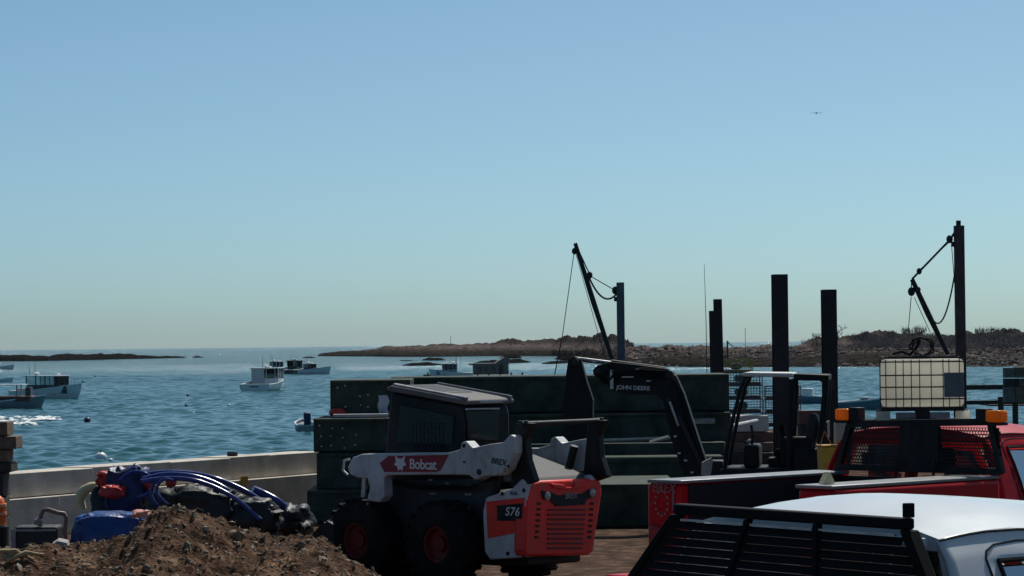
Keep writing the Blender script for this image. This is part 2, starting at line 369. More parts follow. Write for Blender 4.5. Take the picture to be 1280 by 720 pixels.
# far left island
land('hill', [(-60, 451.5, 446, 16), (0, 451.3, 443.5, 18), (30, 451.3, 444.2, 18), (60, 451, 444.8, 16), (85, 450.3, 442.3, 18), (120, 449.8, 442.4, 16), (140, 449, 441.8, 14), (165, 448.5, 443, 14), (200, 448, 444.4, 12), (222, 447.5, 445.2, 10), (236, 447.2, 446.8, 5)], rockm2, 1.2, .55, seed=2)
# middle point with its low hill
mid_shape = lambda v: (min(1, v/.12)*.30 + .12*min(1, max(0, (v-.12)/.5)) + .58*max(0, min(1, (v-.62)/.38))**1.3) if v < 1 else 1 - ((v-1)/.7)**2
land('hill', [(392, 445.2, 444, 25), (405, 445.2, 441.5, 40), (430, 445.4, 438.8, 60), (450, 445.6, 438.4, 80), (470, 445.6, 435.5, 100), (500, 446, 433.5, 120), (540, 446, 431.5, 130), (580, 445.5, 430.6, 140), (612, 445, 430, 150), (622, 445, 427, 150), (640, 445, 424.8, 150), (655, 445, 427.2, 150), (690, 445, 423, 150), (705, 445.5, 420.5, 150), (720, 446, 421.5, 140), (745, 447, 419.8, 130), (772, 448, 420.3, 120), (782, 448, 425, 110), (790, 449, 428.5, 100), (800, 450, 432, 80)], rockm, 1.0, .28, seed=5, shape=mid_shape, nv=30)
# right shore: a low rocky bar rising into a scrub hill
land('terrain', [(690, 449, 442, 30), (730, 453, 438, 50), (780, 457.5, 433.5, 70), (840, 458.5, 432.5, 80), (880, 459, 434, 80), (905, 459.3, 435.8, 80), (940, 459, 434.8, 80), (985, 459, 434.5, 80), (1005, 458.8, 430.5, 90), (1030, 458.5, 424.5, 100), (1060, 458.2, 422.5, 110), (1090, 458, 420, 120), (1140, 457.6, 417.2, 120), (1180, 457.3, 417.5, 120), (1220, 457, 418.5, 120), (1280, 456.5, 418.5, 120), (1360, 456, 419, 120)], rockm, 1.3, 1.0, seed=8, shape=mid_shape, nv=34)

# ---- rocky ledges standing in the harbour
def ledge(label, prof, seed):
    o = land('rock_ledge', prof, rockm2, .7, .32, label, 'rock', None, 14, seed)
    o['group'] = 'rock ledges awash in the harbour'
ledge('tiny dark islet just off the end of the long low island', [(239, 446.9, 446.6, 3), (246, 447, 444.6, 4), (255, 446.9, 446.6, 3)], 21)
ledge('small dark islet beyond the three moored boats', [(377, 447.4, 447, 3), (388, 447.5, 445.6, 4), (395, 447.4, 447, 3)], 22)
ledge('long flat dark ledge left of the moored workboat by the shed', [(500, 457, 456.5, 4), (515, 457.3, 454.3, 6), (535, 457, 453.6, 7), (556, 456.3, 455.8, 4)], 23)
ledge('thin low ledge closest to the far point', [(500, 451.2, 450.8, 3), (512, 451.2, 449.8, 5), (523, 451, 450.7, 3)], 24)
ledge('humped dark rock ledge above the moored workboat', [(527, 450.6, 450.2, 4), (537, 450.6, 447, 7), (548, 450.6, 446.6, 7), (557, 450.3, 449.8, 4)], 25)
ledge('broad dark ledge directly behind the grey shed', [(584, 456.5, 456, 5), (598, 456.4, 451.8, 9), (625, 454.5, 449.2, 9), (650, 453.4, 449, 8), (664, 453, 452.3, 5)], 26)
ledge('rounded rock behind the ledge at the grey shed', [(624, 447.8, 447.4, 4), (632, 447.8, 443.4, 8), (645, 447.8, 443, 8), (653, 447.6, 447.2, 4)], 27)
ledge('low dark ledge between the hoist cable and the digger arm', [(676, 455, 454.6, 4), (695, 454.8, 451, 8), (715, 453.5, 449.6, 9), (732, 452.5, 451.5, 6)], 28)

# ---- boulders strewn along the right shore, and bare scrub on the hill
def strew():
    b = MB(); rnd = random.Random(4)
    for i in range(2400):
        px = rnd.uniform(785, 1300); py = rnd.uniform(435, 459); 
        s = Zp(px, 458.6, WZ); dep = (458.6-py)/22*70; y = s.y+dep; x = s.x*(y/s.y)
        z = P(px, py, y).z; r = rnd.uniform(.12, .5)*(1 if rnd.random() < .88 else 1.9)
        pts = [Vector((rnd.gauss(0, 1), rnd.gauss(0, 1), rnd.gauss(0, 1))).normalized() for _ in range(1)]
        a = rnd.random()*6.28; sx, sy, sz = r*rnd.uniform(.9, 1.7), r*rnd.uniform(.8, 1.3), r*rnd.uniform(.5, .9)
        vs = []
        for (ux, uy, uz) in [(1,0,0),(.3,.9,0),(-.8,.6,0),(-.8,-.6,0),(.3,-.9,0),(0,0,1),(0,0,-1)]:
            j = rnd.uniform(.75, 1.25); vs.append((x+(ux*math.cos(a)-uy*math.sin(a))*sx*j, y+(ux*math.sin(a)+uy*math.cos(a))*sy*j, z+uz*sz*j))
        b.add(vs, [(k, (k+1) % 5, 5) for k in range(5)] + [((k+1) % 5, k, 6) for k in range(5)])
    o = b.build('boulders', mat('boulder', (.075, .062, .055), .9, var=.75, scale=.5, tint=(.26, .22, .20), spec=0)); tag(o, 'pale and dark boulders strewn along the right shore', 'boulders', kind='stuff')
strew()
def twigs(b, base, h, n, rnd, spread=.5, w=.05):
    for k in range(n):
        a = rnd.random()*6.28; t = Vector((math.cos(a)*spread*rnd.random(), math.sin(a)*spread*rnd.random(), 1)).normalized()
        p = base + Vector((rnd.uniform(-.6, .6)*spread*h, rnd.uniform(-.6, .6)*spread*h, rnd.random()*h*.55)); q = p + t*h*rnd.uniform(.25, .6)
        s = Vector((math.cos(a+1.5), math.sin(a+1.5), .3))*w
        n0 = len(b.v); b.v += [tuple(p-s), tuple(p+s), tuple(q)]; b.f.append((n0, n0+1, n0+2))
def scrub():
    rnd = random.Random(11); b = MB()
    for i in range(4200):
        px = rnd.uniform(1008, 1330); d0 = Zp(px, 458, WZ).y
        lo = lerp_prof([(1000, 437), (1015, 434), (1040, 433), (1090, 436), (1330, 437)], px)[1]
        hi = lerp_prof([(1000, 434), (1015, 427), (1040, 424), (1070, 421), (1100, 418), (1140, 416.5), (1200, 418), (1330, 419)], px)[1]
        py = rnd.uniform(hi, lo); v = (lo-py)/max(1, lo-hi)
        y = d0 + 70 + v*45; p = P(px, py, y); p.z -= .6
        bump = .6 + .7*max(0, fbm(p.x*.12, 3.3, 1, 3)+.3)
        twigs(b, p, rnd.uniform(.8, 1.7)*bump, 12, rnd, 1.15, .06)
    o = b.build('scrub', mat('bare_twigs', (.165, .148, .142), .95, var=.4, scale=.3, spec=0))
    tag(o, 'bare grey brown scrub covering the low hill', 'scrub', kind='stuff')
scrub()
def bare_tree(label, px, pyb, d, H, seed, lean=0.1):
    rnd = random.Random(seed); base = P(px, pyb, d); t = Thing('bare_tree', label, 'tree', base, 0, 'leafless trees at the end of the scrub hill')
    bark = mat('bark', (.055, .045, .04), .95, var=.3)
    tr = MB(); tr.tube([(0, 0, -.3), (lean*.3*H, 0, H*.3), (lean*.5*H, .1, H*.55)], [.02*H+.08, .02*H+.05, .03], 6); tr.build('trunk', bark, t.o)
    br = MB()
    def grow(p, dirv, ln, r, lvl):
        q = p + dirv*ln; m = (p+q)/2 + Vector((rnd.gauss(0, .06), rnd.gauss(0, .06), rnd.gauss(0, .05)))*ln
        br.tube([p, m, q], [r, r*.8, r*.55], 4, caps=False)
        if lvl == 0: return
        for k in range(rnd.choice((3, 3, 4))):
            nd = (dirv + Vector((rnd.gauss(0, .65), rnd.gauss(0, .65), rnd.gauss(.1, .4)))).normalized()
            grow(p + dirv*ln*rnd.uniform(.5, 1), nd, ln*rnd.uniform(.5, .75), r*.6, lvl-1)
    for k in range(5):
        a = k*1.3 + rnd.random(); grow(Vector((lean*.35*H, 0, H*(.25+.06*k))), Vector((math.cos(a)*.9, math.sin(a)*.9, .75)).normalized(), H*.33, .07, 3)
    br.build('crown', bark, t.o)
bare_tree('taller bare tree showing right of the shorter dark pile', 1046, 427, 700, 4.2, 3, .2)
bare_tree('low bare tree showing left of the shorter dark pile', 1021, 431, 700, 3.2, 5, -.15)
for i, (px, pyb, h) in enumerate([(1070, 424, 2.0), (1086, 422, 2.2), (1114, 420, 2.0), (1132, 418, 2.4), (1147, 417, 2.6), (1228, 418, 2.4), (1242, 418, 2.5), (1262, 418, 2.2)]):
    b = MB(); rnd = random.Random(30+i); c = P(px, pyb, 720)
    for k in range(5): twigs(b, Vector((rnd.uniform(-1.3, 1.3), rnd.uniform(-1, 1), -.3)), h, 34, rnd, .75, .07)
    o = b.build('bare_shrub', mat('bare_twigs', (.06, .047, .038))); o.location = c
    tag(o, ['first', 'second', 'third', 'fourth', 'fifth', 'sixth', 'seventh', 'eighth'][i] + ' leafless shrub from the bare trees along the hill crest', 'shrub', 'leafless shrubs along the hill crest')

# ---- masts on the far shore
def pole(name, label, px, y0, y1, d, r, stay=None):
    a = P(px, y1, d); b = P(px, y0, d); t = Thing(name, label, 'mast', a)
    MB().tube([(0, 0, -.5), (0, 0, b.z-a.z)], r, 6).build('pole', MT['rope'], t.o)
    if stay:
        q = t.tol(P(*stay, d)); MB().tube([(0, 0, (b.z-a.z)*.95), q], r*.5, 5).build('stay', MT['rope'], t.o)
    return t
pole('signal_mast', 'thin mast standing on the far rocky point', 563.5, 420, 433, 1500, .12)
pole('derrick_mast', 'dark pole with one stay on the bar right of the notched pile', 909.5, 426, 446, 660, .2, (918, 435))
pole('signal_mast', 'slender pale pole on the bar between the notched and tall piles', 932, 410, 452, 640, .06)

# ================================================================== BOATS
def boat(name, label, px, py, head, L, B, hullm, house=None, roofm='hullwhite', rail='hullwhite', mast=True, group='lobster boats on the harbour', housem='hullwhite', sheer=.8, roofx=0.5, extra=None, cat='boat', pane=None):
    o = Zp(px, py, WZ); t = Thing(name, label, cat, (o.x, o.y, WZ), head, group)
    st = []
    for i in range(13):
        u = i/12; x = -L/2 + L*u
        hb = B/2*(0.93 + .07*min(1, u*3))*(1 - max(0, (u-.5)/.5)**2.3*.985)
        z = sheer + .75*u**2.2*B/3; flare = 1 - .25*max(0, u-.4)
        rake = (u**4)*.10*L
        st.append([(x+rake, hb, z), (x+rake*.8, hb*.99*flare, z*.55), (x+rake*.4, hb*.9*flare**1.3, .1), (x, hb*.5*flare**2, -.3), (x, 0, -.45)])
    rows = [s + [(p[0], -p[1], p[2]) for p in s[-2::-1]] for s in st]
    m = MB().grid(rows); m.add(rows[0], [tuple(range(9))]); h = m.build('hull', hullm, t.o, smooth=True)
    top = [s[0] for s in st]
    rl = MB(); rl.tube([(p[0], p[1]*.99, p[2]+.03) for p in top], .065, 6); rl.tube([(p[0], -p[1]*.99, p[2]+.03) for p in top], .065, 6)
    rl.tube([(top[0][0], top[0][1], top[0][2]+.03), (top[0][0], -top[0][1], top[0][2]+.03)], .065, 6); rl.build('rail', MT[rail], t.o, smooth=True)
    dk = MB().grid([[(p[0], p[1]*.97, p[2]-.12 if i > 6 else p[2]-.4), (p[0], 0, (p[2]-.12 if i > 6 else p[2]-.4)+.05), (p[0], -p[1]*.97, p[2]-.12 if i > 6 else p[2]-.4)] for i, p in enumerate(top)]).build('deck', MT['hullgrey'], t.o)
    if house:
        x0, x1, hw, z0, z1, ov = house             # wheelhouse extents, half width, sill height, roof height, roof overhang aft
        hm = MT[housem]
        w = MB().box(x0, x1, -hw, hw, .45, z0); w.build('wheelhouse', hm, t.o, bevel=.03)
        MB().box(x1+.002, min(x1+1.6, L*.42), -hw*.8, hw*.8, .6, z0-.05).build('trunk_cabin', hm, t.o, bevel=.08)
        pl = MB(); n = 3
        for sy in (-1, 1):
            for k in range(n+1):
                x = x0 + (x1-x0)*k/n; pl.box(x-.05, x+.05, sy*hw-.05, sy*hw+.05, z0, z1)
        for k in range(1, 3): pl.box(x1-.05, x1+.05, -hw+2*hw*k/3-.04, -hw+2*hw*k/3+.04, z0, z1)
        pl.build('pillar_frame', hm, t.o)
        g = pane or glass('boat_glass', (.30, .36, .38))
        for sy in (-1, 1):
            for k in range(n):
                a, b_ = x0+(x1-x0)*k/n+.05, x0+(x1-x0)*(k+1)/n-.05
                MB().box(a, b_, sy*hw-.008, sy*hw+.008, z0, z1).build('window', g, t.o)
        for k in range(3):
            MB().box(x1-.008, x1+.008, -hw+2*hw*k/3+.05, -hw+2*hw*(k+1)/3-.05, z0, z1).build('window', g, t.o)
        MB().box(x0-ov, x1+.25, -hw-.12, hw+.12, z1, z1+.1).build('roof', MT[roofm], t.o, bevel=.03)
        MB().lathe([(.02, 0), (.3, .02), (.3, .2), (.2, .25), (.02, .26)], (x0+.5, 0, z1+.2), 'z', 12).build('radar', MT['hullwhite'], t.o, smooth=True)
        MB().lathe([(.14, 0), (.14, .25)], (x0+.5, 0, z1+.09), 'z', 8).build('radar_base', MT['hullgrey'], t.o)
        MB().box(x1-.8, x1-.3, -.25, .25, z1+.101, z1+.3).build('roof_locker', MT['hullwhite'], t.o, bevel=.05)
        if ov > 1:
            MB().tube([(x0-ov+.1, hw, .4), (x0-ov+.1, hw, z1)], .04, 6).build('post', hm, t.o); MB().tube([(x0-ov+.1, -hw, .4), (x0-ov+.1, -hw, z1)], .04, 6).build('post', hm, t.o)
        if mast:
            MB().tube([(x0, .3, z1), (x0-.05, .3, z1+1.6)], [.04, .02], 6).build('antenna', MT['rope'], t.o)
            MB().tube([(x0+.1, -hw*.6, z1), (x0, -hw*.6, z1+1.2)], [.03, .015], 6).build('antenna', MT['rope'], t.o)
    if extra: extra(t, L, B)
    return t
HW = MT['hullwhite']
def hauler(t, L, B):
    MB().tube([(0.2, -B*.44, .8), (0.2, -B*.5, 2.0), (.35, -B*.56, 2.1)], .05, 6).build('davit', MT['rope'], t.o)
def bow_gear(t, L, B):
    MB().tube([(L*.44, -.25, 1.3), (L*.45, -.25, 2.1), (L*.5, 0, 2.15), (L*.45, .25, 2.1), (L*.44, .25, 1.3)], .035, 6).build('bow_rail', MT['steel'], t.o)
    MB().box(-L*.42, -L*.25, -B*.3, B*.3, .4, 1.1).build('bait_box', MT['brownred'], t.o, bevel=.04)
def stern_plate(t, L, B):
    MB().box(-L/2-.02, -L/2+.006, -.6, .6, .48, .62).build('name_plate', MT['hulldark'], t.o)
    MB().tube([(L*.47, -.3, 1.4), (L*.56, -.5, 2.0), (L*.56, -.5, 2.3)], .05, 6).build('anchor_davit', MT['rope'], t.o)
    MB().box(.05, .15, .1, 1.7, .9, 2.7).build('bulkhead', mat('pale_bulkhead', (.5, .52, .53), .5, var=.05), t.o)
boat('lobster_boat', 'white lobster boat seen from its broad grey stern, heading away', 331, 488, R(80), 10.2, 4.1, HW, (.2, 2.8, 1.72, 1.5, 2.75, .6), extra=stern_plate)
boat('lobster_boat', 'white hulled lobster boat with long windowed wheelhouse and dark cabin, bow to the right', 58, 498.5, R(-33), 8.6, 3.1, HW, (-1.9, 2.2, 1.15, 1.55, 2.5, .3), housem='hulldark', extra=bow_gear, sheer=.85, pane=glass('boat_glass_clear', (.75, .8, .8)))
boat('lobster_boat', 'moored workboat with tall rig just behind the white stern-on boat', 344, 466.5, R(20), 7.2, 2.8, MT['hullgrey'], (-.8, 1.4, 1.1, 1.4, 2.35, .9), extra=hauler)
boat('lobster_boat', 'dark stubby moored boat with tower wheelhouse, middle of three', 369, 467.3, R(65), 6.2, 2.7, MT['hulldark'], (-1.2, .9, 1.1, 1.5, 2.6, .4), housem='hulldark', roofm='hulldark', extra=hauler)
boat('lobster_boat', 'pale moored boat with a raised flared bow, right of the three', 393, 467.5, R(-28), 6.4, 2.6, MT['hullwhite'], (-1.9, -.2, 1.0, 1.3, 2.0, .3), housem='hulldark', extra=hauler)
boat('lobster_boat', 'white workboat moored in front of the grey shed', 566, 472.5, R(188), 6.6, 2.6, MT['hullwhite'], (-.6, 1.6, 1.05, 1.45, 2.3, .5), housem='hullgrey', extra=hauler)
boat('lobster_boat', 'small white boat cut by the left edge under the island', 3, 462, R(10), 5.4, 2.1, HW, None)
boat('skiff', 'tiny pale skiff cut by the left edge above the canopied workboat', 1, 478.4, R(-8), 3.6, 1.4, HW, None, sheer=.45, mast=False)
# canopied workboat at the frame edge
def work_extra(t, L, B):
    MB().box(-L*.46, L*.40, -B*.49, B*.49, .72, 1.12).build('bulwark', MT['brownred'], t.o, bevel=.03)
    MB().box(-L*.46, L*.41, -B*.51, B*.51, 1.121, 1.18).build('cap_rail', mat('faded_pink_rail', (.45, .25, .22), .7), t.o)
    for x in (-1.6, .9):
        for y in (-.9, .9): MB().box(x-.05, x+.05, y-.05, y+.05, 1.181, 2.2).build('canopy_post', MT['hullgrey'], t.o)
    MB().box(-2.6, 1.5, -1.1, 1.1, 2.2, 2.28).build('canopy', MT['hullwhite'], t.o, bevel=.02)
    MB().box(1.6, 2.1, -.5, .5, 1.181, 2.0).build('gear_stack', MT['hulldark'], t.o, bevel=.04)
boat('workboat', 'low grey workboat with rust brown bulwark and flat canopy, cut by the left edge', 12, 511, R(-4), 5.6, 2.4, MT['hullgrey'], None, sheer=.62, extra=work_extra, mast=False)
# skiff with an outboard under the float boxes
def outboard(t, L, B):
    MB().prism([(-L/2-.35, .5), (-L/2-.1, .45), (-L/2+.1, 1.1), (-L/2, 1.3), (-L/2-.25, 1.25), (-L/2-.4, .9)], -.22, .22).build('outboard_motor', MT['navy'], t.o, bevel=.05)
boat('skiff', 'small grey skiff with tilted navy outboard, left of the bolted boxes', 381, 539.5, R(100), 2.8, 1.25, MT['hullgrey'], None, sheer=.42, extra=outboard, mast=False)
boat('skiff', 'blue skiff floating between the short dark pile and the white tank', 1072, 513, R(4), 5.0, 1.8, MT['hullblue'], None, sheer=.62, mast=False, extra=lambda t, L, B: MB().box(.3, .8, -.4, .4, .4, 1.0).build('console', MT['hulldark'], t.o, bevel=.03))
boat('skiff', 'pale blue skiff seen through the digger canopy', 1008, 505, R(170), 4.6, 1.7, MT['hullblue'], None, sheer=.6, mast=False, extra=lambda t, L, B: MB().box(-.6, .4, -.5, .5, .4, 1.35).build('console', MT['hullwhite'], t.o, bevel=.05))
# wake foam behind the workboat
def foam():
    rnd = random.Random(5); b = MB()
    for i in range(200):
        px = -20 + 95*rnd.random()**1.3; py = 520 + 11*rnd.random() + (0 if px < 40 else 2)
        if px > 45: py = 520.5 + 4*rnd.random()
        p = Zp(px, py, WZ+.12); r = rnd.uniform(.05, .26)
        b.add([(p.x+r*math.cos(a)*1.5*rnd.uniform(.6, 1.2), p.y+r*math.sin(a)*2*rnd.uniform(.6, 1.2), p.z+rnd.uniform(-.02, .02)) for a in (0, 1.05, 2.1, 3.14, 4.2, 5.2)] + [(p.x, p.y, p.z+r*.35)], [(k, (k+1) % 6, 6) for k in range(6)])
    o = b.build('wake_foam', mat('foam_white', (.75, .78, .78), .9, var=.1)); tag(o, 'broken white wake foam below the canopied workboat', 'foam', kind='stuff')
foam()
# buoys
def buoy(label, px, py, r, m):
    p = Zp(px, py, WZ); t = Thing('mooring_buoy', label, 'buoy', (p.x, p.y, WZ), 0, 'mooring buoys on the harbour')
    MB().ball((0, 0, r*.45), r, r, r*.85, 12, 8).build('float', m, t.o, smooth=True)
    MB().lathe([(r*.12, 0), (r*.12, r*.35)], (0, 0, r*1.25), 'z', 8).build('eye', MT['rope'], t.o)
BW = MT['hullwhite']; BD = MT['hulldark']
for lab, px, py, r, m in [('large white buoy closest to the concrete wall', 126, 575, .30, BW), ('small white buoy beside the large white buoy', 138, 577, .13, BW),
    ('white buoy just right of the bow of the windowed boat', 104, 478.5, .28, BD), ('small white buoy under the one off the windowed boat bow', 104.5, 485.5, .14, BW),
    ('small dark buoy above the one off the windowed boat bow', 119, 471, .22, BD), ('dark buoy below the white buoys beside the wake', 109, 527, .26, BD),
    ('dark buoy, upper of two in open water left of the stern-on boat', 235, 495.5, .22, BD), ('dark buoy, lower of two in open water left of the stern-on boat', 233, 508.5, .2, BD),
    ('small pale buoy between the dark pair and the stern-on boat', 286, 507.5, .16, BW), ('white buoy far out near the horizon left of the three boats', 275, 444, .5, BW),
    ('white buoy standing near the dark pair', 242, 517, .12, BW)]:
    buoy(lab, px, py, r, m)

# ---- grey shed on a dock across the harbour
sp_ = P(612, 472.5, 480); sh = Thing('fishing_shed', 'grey shingled shed with sloping roof on the far dock', 'shed', (sp_.x, sp_.y, WZ), R(4))
SHZ = .6
MB().box(-2.6, 3.0, -1.8, 1.8, SHZ, SHZ+1.75).build('wall', MT['shingle'], sh.o)
MB().prism([(.7, SHZ+1.752), (3.15, SHZ+1.752), (3.1, SHZ+2.75), (2.3, SHZ+2.8)], -1.9, 1.9).build('roof', MT['shingle'], sh.o)
MB().box(-3.0, .69, -1.95, 1.95, SHZ+1.752, SHZ+1.85).build('porch_roof', mat('pale_roof', (.45, .44, .44), .8), sh.o)
for x in (-1.9, -.9, .3): MB().box(x, x+.5, -1.83, -1.802, SHZ+.5, SHZ+1.3).build('window', MT['darkglass'], sh.o)
MB().box(1.4, 2.1, -1.83, -1.802, SHZ+.02, SHZ+1.6).build('door', MT['timberdark'], sh.o)
def dock(label, px0, px1, py, d, z, th, dep, m, piles=4):
    a = P(px0, py, d); b = P(px1, py, d); t = Thing('floating_dock', label, 'dock', (a.x, a.y, WZ), 0, 'docks across the harbour')
    Lg = b.x-a.x; n = max(3, int(dep/.3))
    for k in range(n): MB().box(0, Lg, k*dep/n, (k+.92)*dep/n, z-th-WZ, z-WZ).build('plank', m, t.o)
    for k in range(piles):
        x = Lg*(k+.5)/piles; MB().tube([(x, -.15, -1), (x, -.15, z-WZ+.35)], .14, 8).build('pile', MT['timberdark'], t.o)
dock('long pale edged dock in front of the grey shed', 590, 660, 471, 470, WZ+.62, .3, 3, MT['concretepale'], 5)
dock('short dark dock left of the white workboat', 529, 553, 467, 500, WZ+.5, .45, 2.5, MT['timberdark'], 2)

# ================================================================== WHARF EDGE AND STACKS
# ---- concrete block wall on the left
wa = P(-40, 600, 39.0); wb = P(408, 600, 46.9); wa.z = wb.z = 0
wv = (wb-wa); WL = wv.length; wang = math.atan2(wv.y, wv.x)
wall = Thing('concrete_wall', 'long low wall of concrete blocks along the water, two courses high', 'wall', wa, wang)
def course(z0, z1, y0, y1, joints):
    for a, b in zip(joints, joints[1:]):
        MB().box(a+.003, b-.003, y0+random.uniform(-.012, .012), y1, z0, z1+random.uniform(-.008, .008)).build('block', MT['concrete'], wall.o, bevel=.009)
jx = lambda px, y: wall.on('y', y, [(px, 600)])[0].x
course(0.001, .545, -.06, .62, [0, jx(70, 0), jx(175, 0), jx(268, 0), jx(345, 0), WL])
course(.551, .885, .06, .6, [0, jx(120, 0), jx(218, 0), jx(292, 0), jx(342, 0), WL])
MB().box(jx(296, 0), jx(305, 0), -.075, -.062, .47, .60).build('yellow_mark', MT['yellow'], wall.o)
MB().box(jx(308, 0), jx(311.5, 0), .2, .35, .888, .96).build('cleat', MT['darksteel'], wall.o, bevel=.01)

# ---- dark green float boxes
def beam(label, d, px0, px1, py0, py1, dep, grp, yaw=0.0, m='green', bolts=(), seams=True, name='float_box', extra=0.0):
    a = P(px0, py1, d); b = P(px1, py1, d); top = P((px0+px1)/2, py0, d).z; bot = P((px0+px1)/2, py1, d).z
    t = Thing(name, label, 'float' if name == 'float_box' else 'timber', (a.x, a.y, bot), yaw, grp); Lg = (b-a).length; H = top-bot
    MB().box(0, Lg+extra, 0, dep, .003, H).build('shell', MT[m], t.o, bevel=.015)
    if seams:
        MB().box(.02, Lg-.02, -.02, -.002, H*.05, H*.11).build('lower_rail', MT[m], t.o, bevel=.004)
        MB().box(.02, Lg-.02, -.03, -.002, H*.90, H*.985).build('upper_rail', MT[m], t.o, bevel=.004)
    for (bx, by) in bolts:
        q = t.on('y', 0, [(bx, by)])[0]
        MB().lathe([(.017, 0), (.017, -.016), (.01, -.024)], (q.x, 0, q.z), 'y', 8).build('bolt', MT['steel'], t.o)
    return t
GA, GB = 'bolted green boxes stacked at the end of the wall', 'long green floats stacked behind the loader'
beam('top bolted dark green box beside the loader cab', 43.6, 413, 492, 475, 520, 1.6, GA, bolts=[(422, 484.5), (431.5, 482), (450, 495.5), (460, 493.5), (432, 508.5), (451, 506.5), (460, 508.5), (461, 478)], extra=.25)
beam('middle bolted green box with planks lying on it', 42.9, 392, 482, 523, 565, 1.9, GA, bolts=[(399.5, 532), (415.5, 535.5), (428, 535.5), (401.5, 545.5), (413.5, 545), (428.5, 547), (445, 543.5), (430.5, 560), (444, 556), (414, 557), (402, 558)], extra=.3)
beam('plain dark green box at the foot of the bolted stack', 42.8, 396, 470, 566, 612, 1.9, GA, extra=.3)
beam('low dark slab the bolted green boxes stand on', 42.5, 384, 470, 613, 653, 2.2, GA, extra=.3)
beam('topmost long dark green float behind the loader', 45.4, 489, 912, 469.5, 516, 1.5, GB)
beam('second long green float from the top, under the digger arm', 45.2, 560, 914, 517, 554, 1.55, GB)
beam('thin green slab with bright top edge, third in the float stack', 44.5, 560, 906, 554.5, 571, 2.3, GB, seams=False)
beam('fourth long green float, above the ground float', 43.8, 560, 905, 571.6, 644.5, 3.0, GB)
beam('lowest long green float resting on the ground', 40.9, 560, 848, 606, 659.5, 2.6, GB, seams=False)
# planks and a red float on the middle box
p0 = P(412, 521, 43.0)
t = Thing('plank', 'pale weathered plank lying on the middle bolted box', 'plank', (p0.x, p0.y, P(430, 522.5, 42.9).z), R(3)); MB().box(.05, .85, .05, .28, 0.004, .05).build('board', MT['concretepale'], t.o, bevel=.006)
q0 = P(420, 521, 43.1); o = MB().ball((0, 0, .06), .13, .09, .07, 12, 8).build('net_float', MT['redtarp'], None, smooth=True); o.location = (q0.x, q0.y+.4, P(430, 522.5, 42.9).z+.004); tag(o, 'red net float lying beside the plank on the middle box', 'float')
# white rag hanging on the top box
rg = MB(); rr = []
for i in range(8):
    rr.append([(j*.03 + .015*math.sin(i*1.3+j), .02*math.sin(j*1.9+i*.6), -.045*i*(1+.12*math.sin(j*2.2))) for j in range(6)])
o = rg.grid(rr).build('rag', mat('white_cloth', (.55, .56, .58), .9, var=.1), None, smooth=True); o.location = P(472.5, 494, 43.5); tag(o, 'white rag hanging on the top bolted box', 'cloth')
sm = o.modifiers.new('th', 'SOLIDIFY'); sm.thickness = .006

# ---- concrete slab, timbers and pole behind the digger
beam('pale concrete slab under the digger canopy', 60, 893, 960, 521, 540.5, 1.0, 'slabs and timbers behind the digger', R(6), 'concretepale', seams=False, name='concrete_slab')['x'] if False else None
s1 = beam('pale concrete slab behind the digger canopy', 60, 893, 962, 520, 540, 1.0, 'slabs and timbers behind the digger', R(5), 'concretepale', seams=False, name='concrete_slab')
s1.o['category'] = 'slab'
s2 = beam('rust brown timber carrying the concrete slab', 60, 886, 968, 540.5, 553, 1.1, 'slabs and timbers behind the digger', R(5), 'brownred', seams=False, name='timber_beam')
s3 = beam('pale edged timber under the rust brown timber', 59.7, 878, 968, 553.6, 566, 1.3, 'slabs and timbers behind the digger', R(5), 'timber', seams=False, name='timber_beam')
s4 = beam('lowest dark timber behind the digger', 59.5, 872, 968, 566.6, 584, 1.5, 'slabs and timbers behind the digger', R(5), 'timberdark', seams=False, name='timber_beam')
a = P(874, 541, 56.5); b = P(946, 526, 59.4); o = MB().tube([(0, 0, 0), tuple(b-a)], .042, 10).build('pipe', MT['white']); o.location = a; tag(o, 'white pipe propped slantwise against the concrete slab', 'pipe')
for a_, b_, d_, r_, lab in [((752, 551), (838, 548), 44.9, .03, 'long pale pole lying along the float ledge'), ((812, 553), (836, 546), 44.7, .03, 'short pale board end propped on the float ledge'), ((880, 556), (906, 553), 58.8, .035, 'pale board end sticking out right of the boom')]:
    p_, q_ = P(*a_, d_), P(*b_, d_); o = MB().tube([(0, 0, 0), tuple(q_-p_)], r_, 4).build('board', mat('pale_lumber', (.42, .38, .31), .8, var=.2, scale=9)); o.location = p_; tag(o, lab, 'lumber', 'loose lumber around the floats')
# small pale box on the long float by the boom
bx = P(864, 530, 45.1); t = Thing('tool_box', 'small pale box lodged on the float stack right of the boom', 'box', (bx.x, bx.y-.06, bx.z), 0)
MB().box(0, .36, 0, .05, 0, .08).build('case', mat('worn_board', (.36, .3, .24), .8, var=.35, scale=20), t.o, bevel=.01); MB().box(.21, .28, -.012, -.002, .03, .09).build('label_plate', MT['greyplate'], t.o)

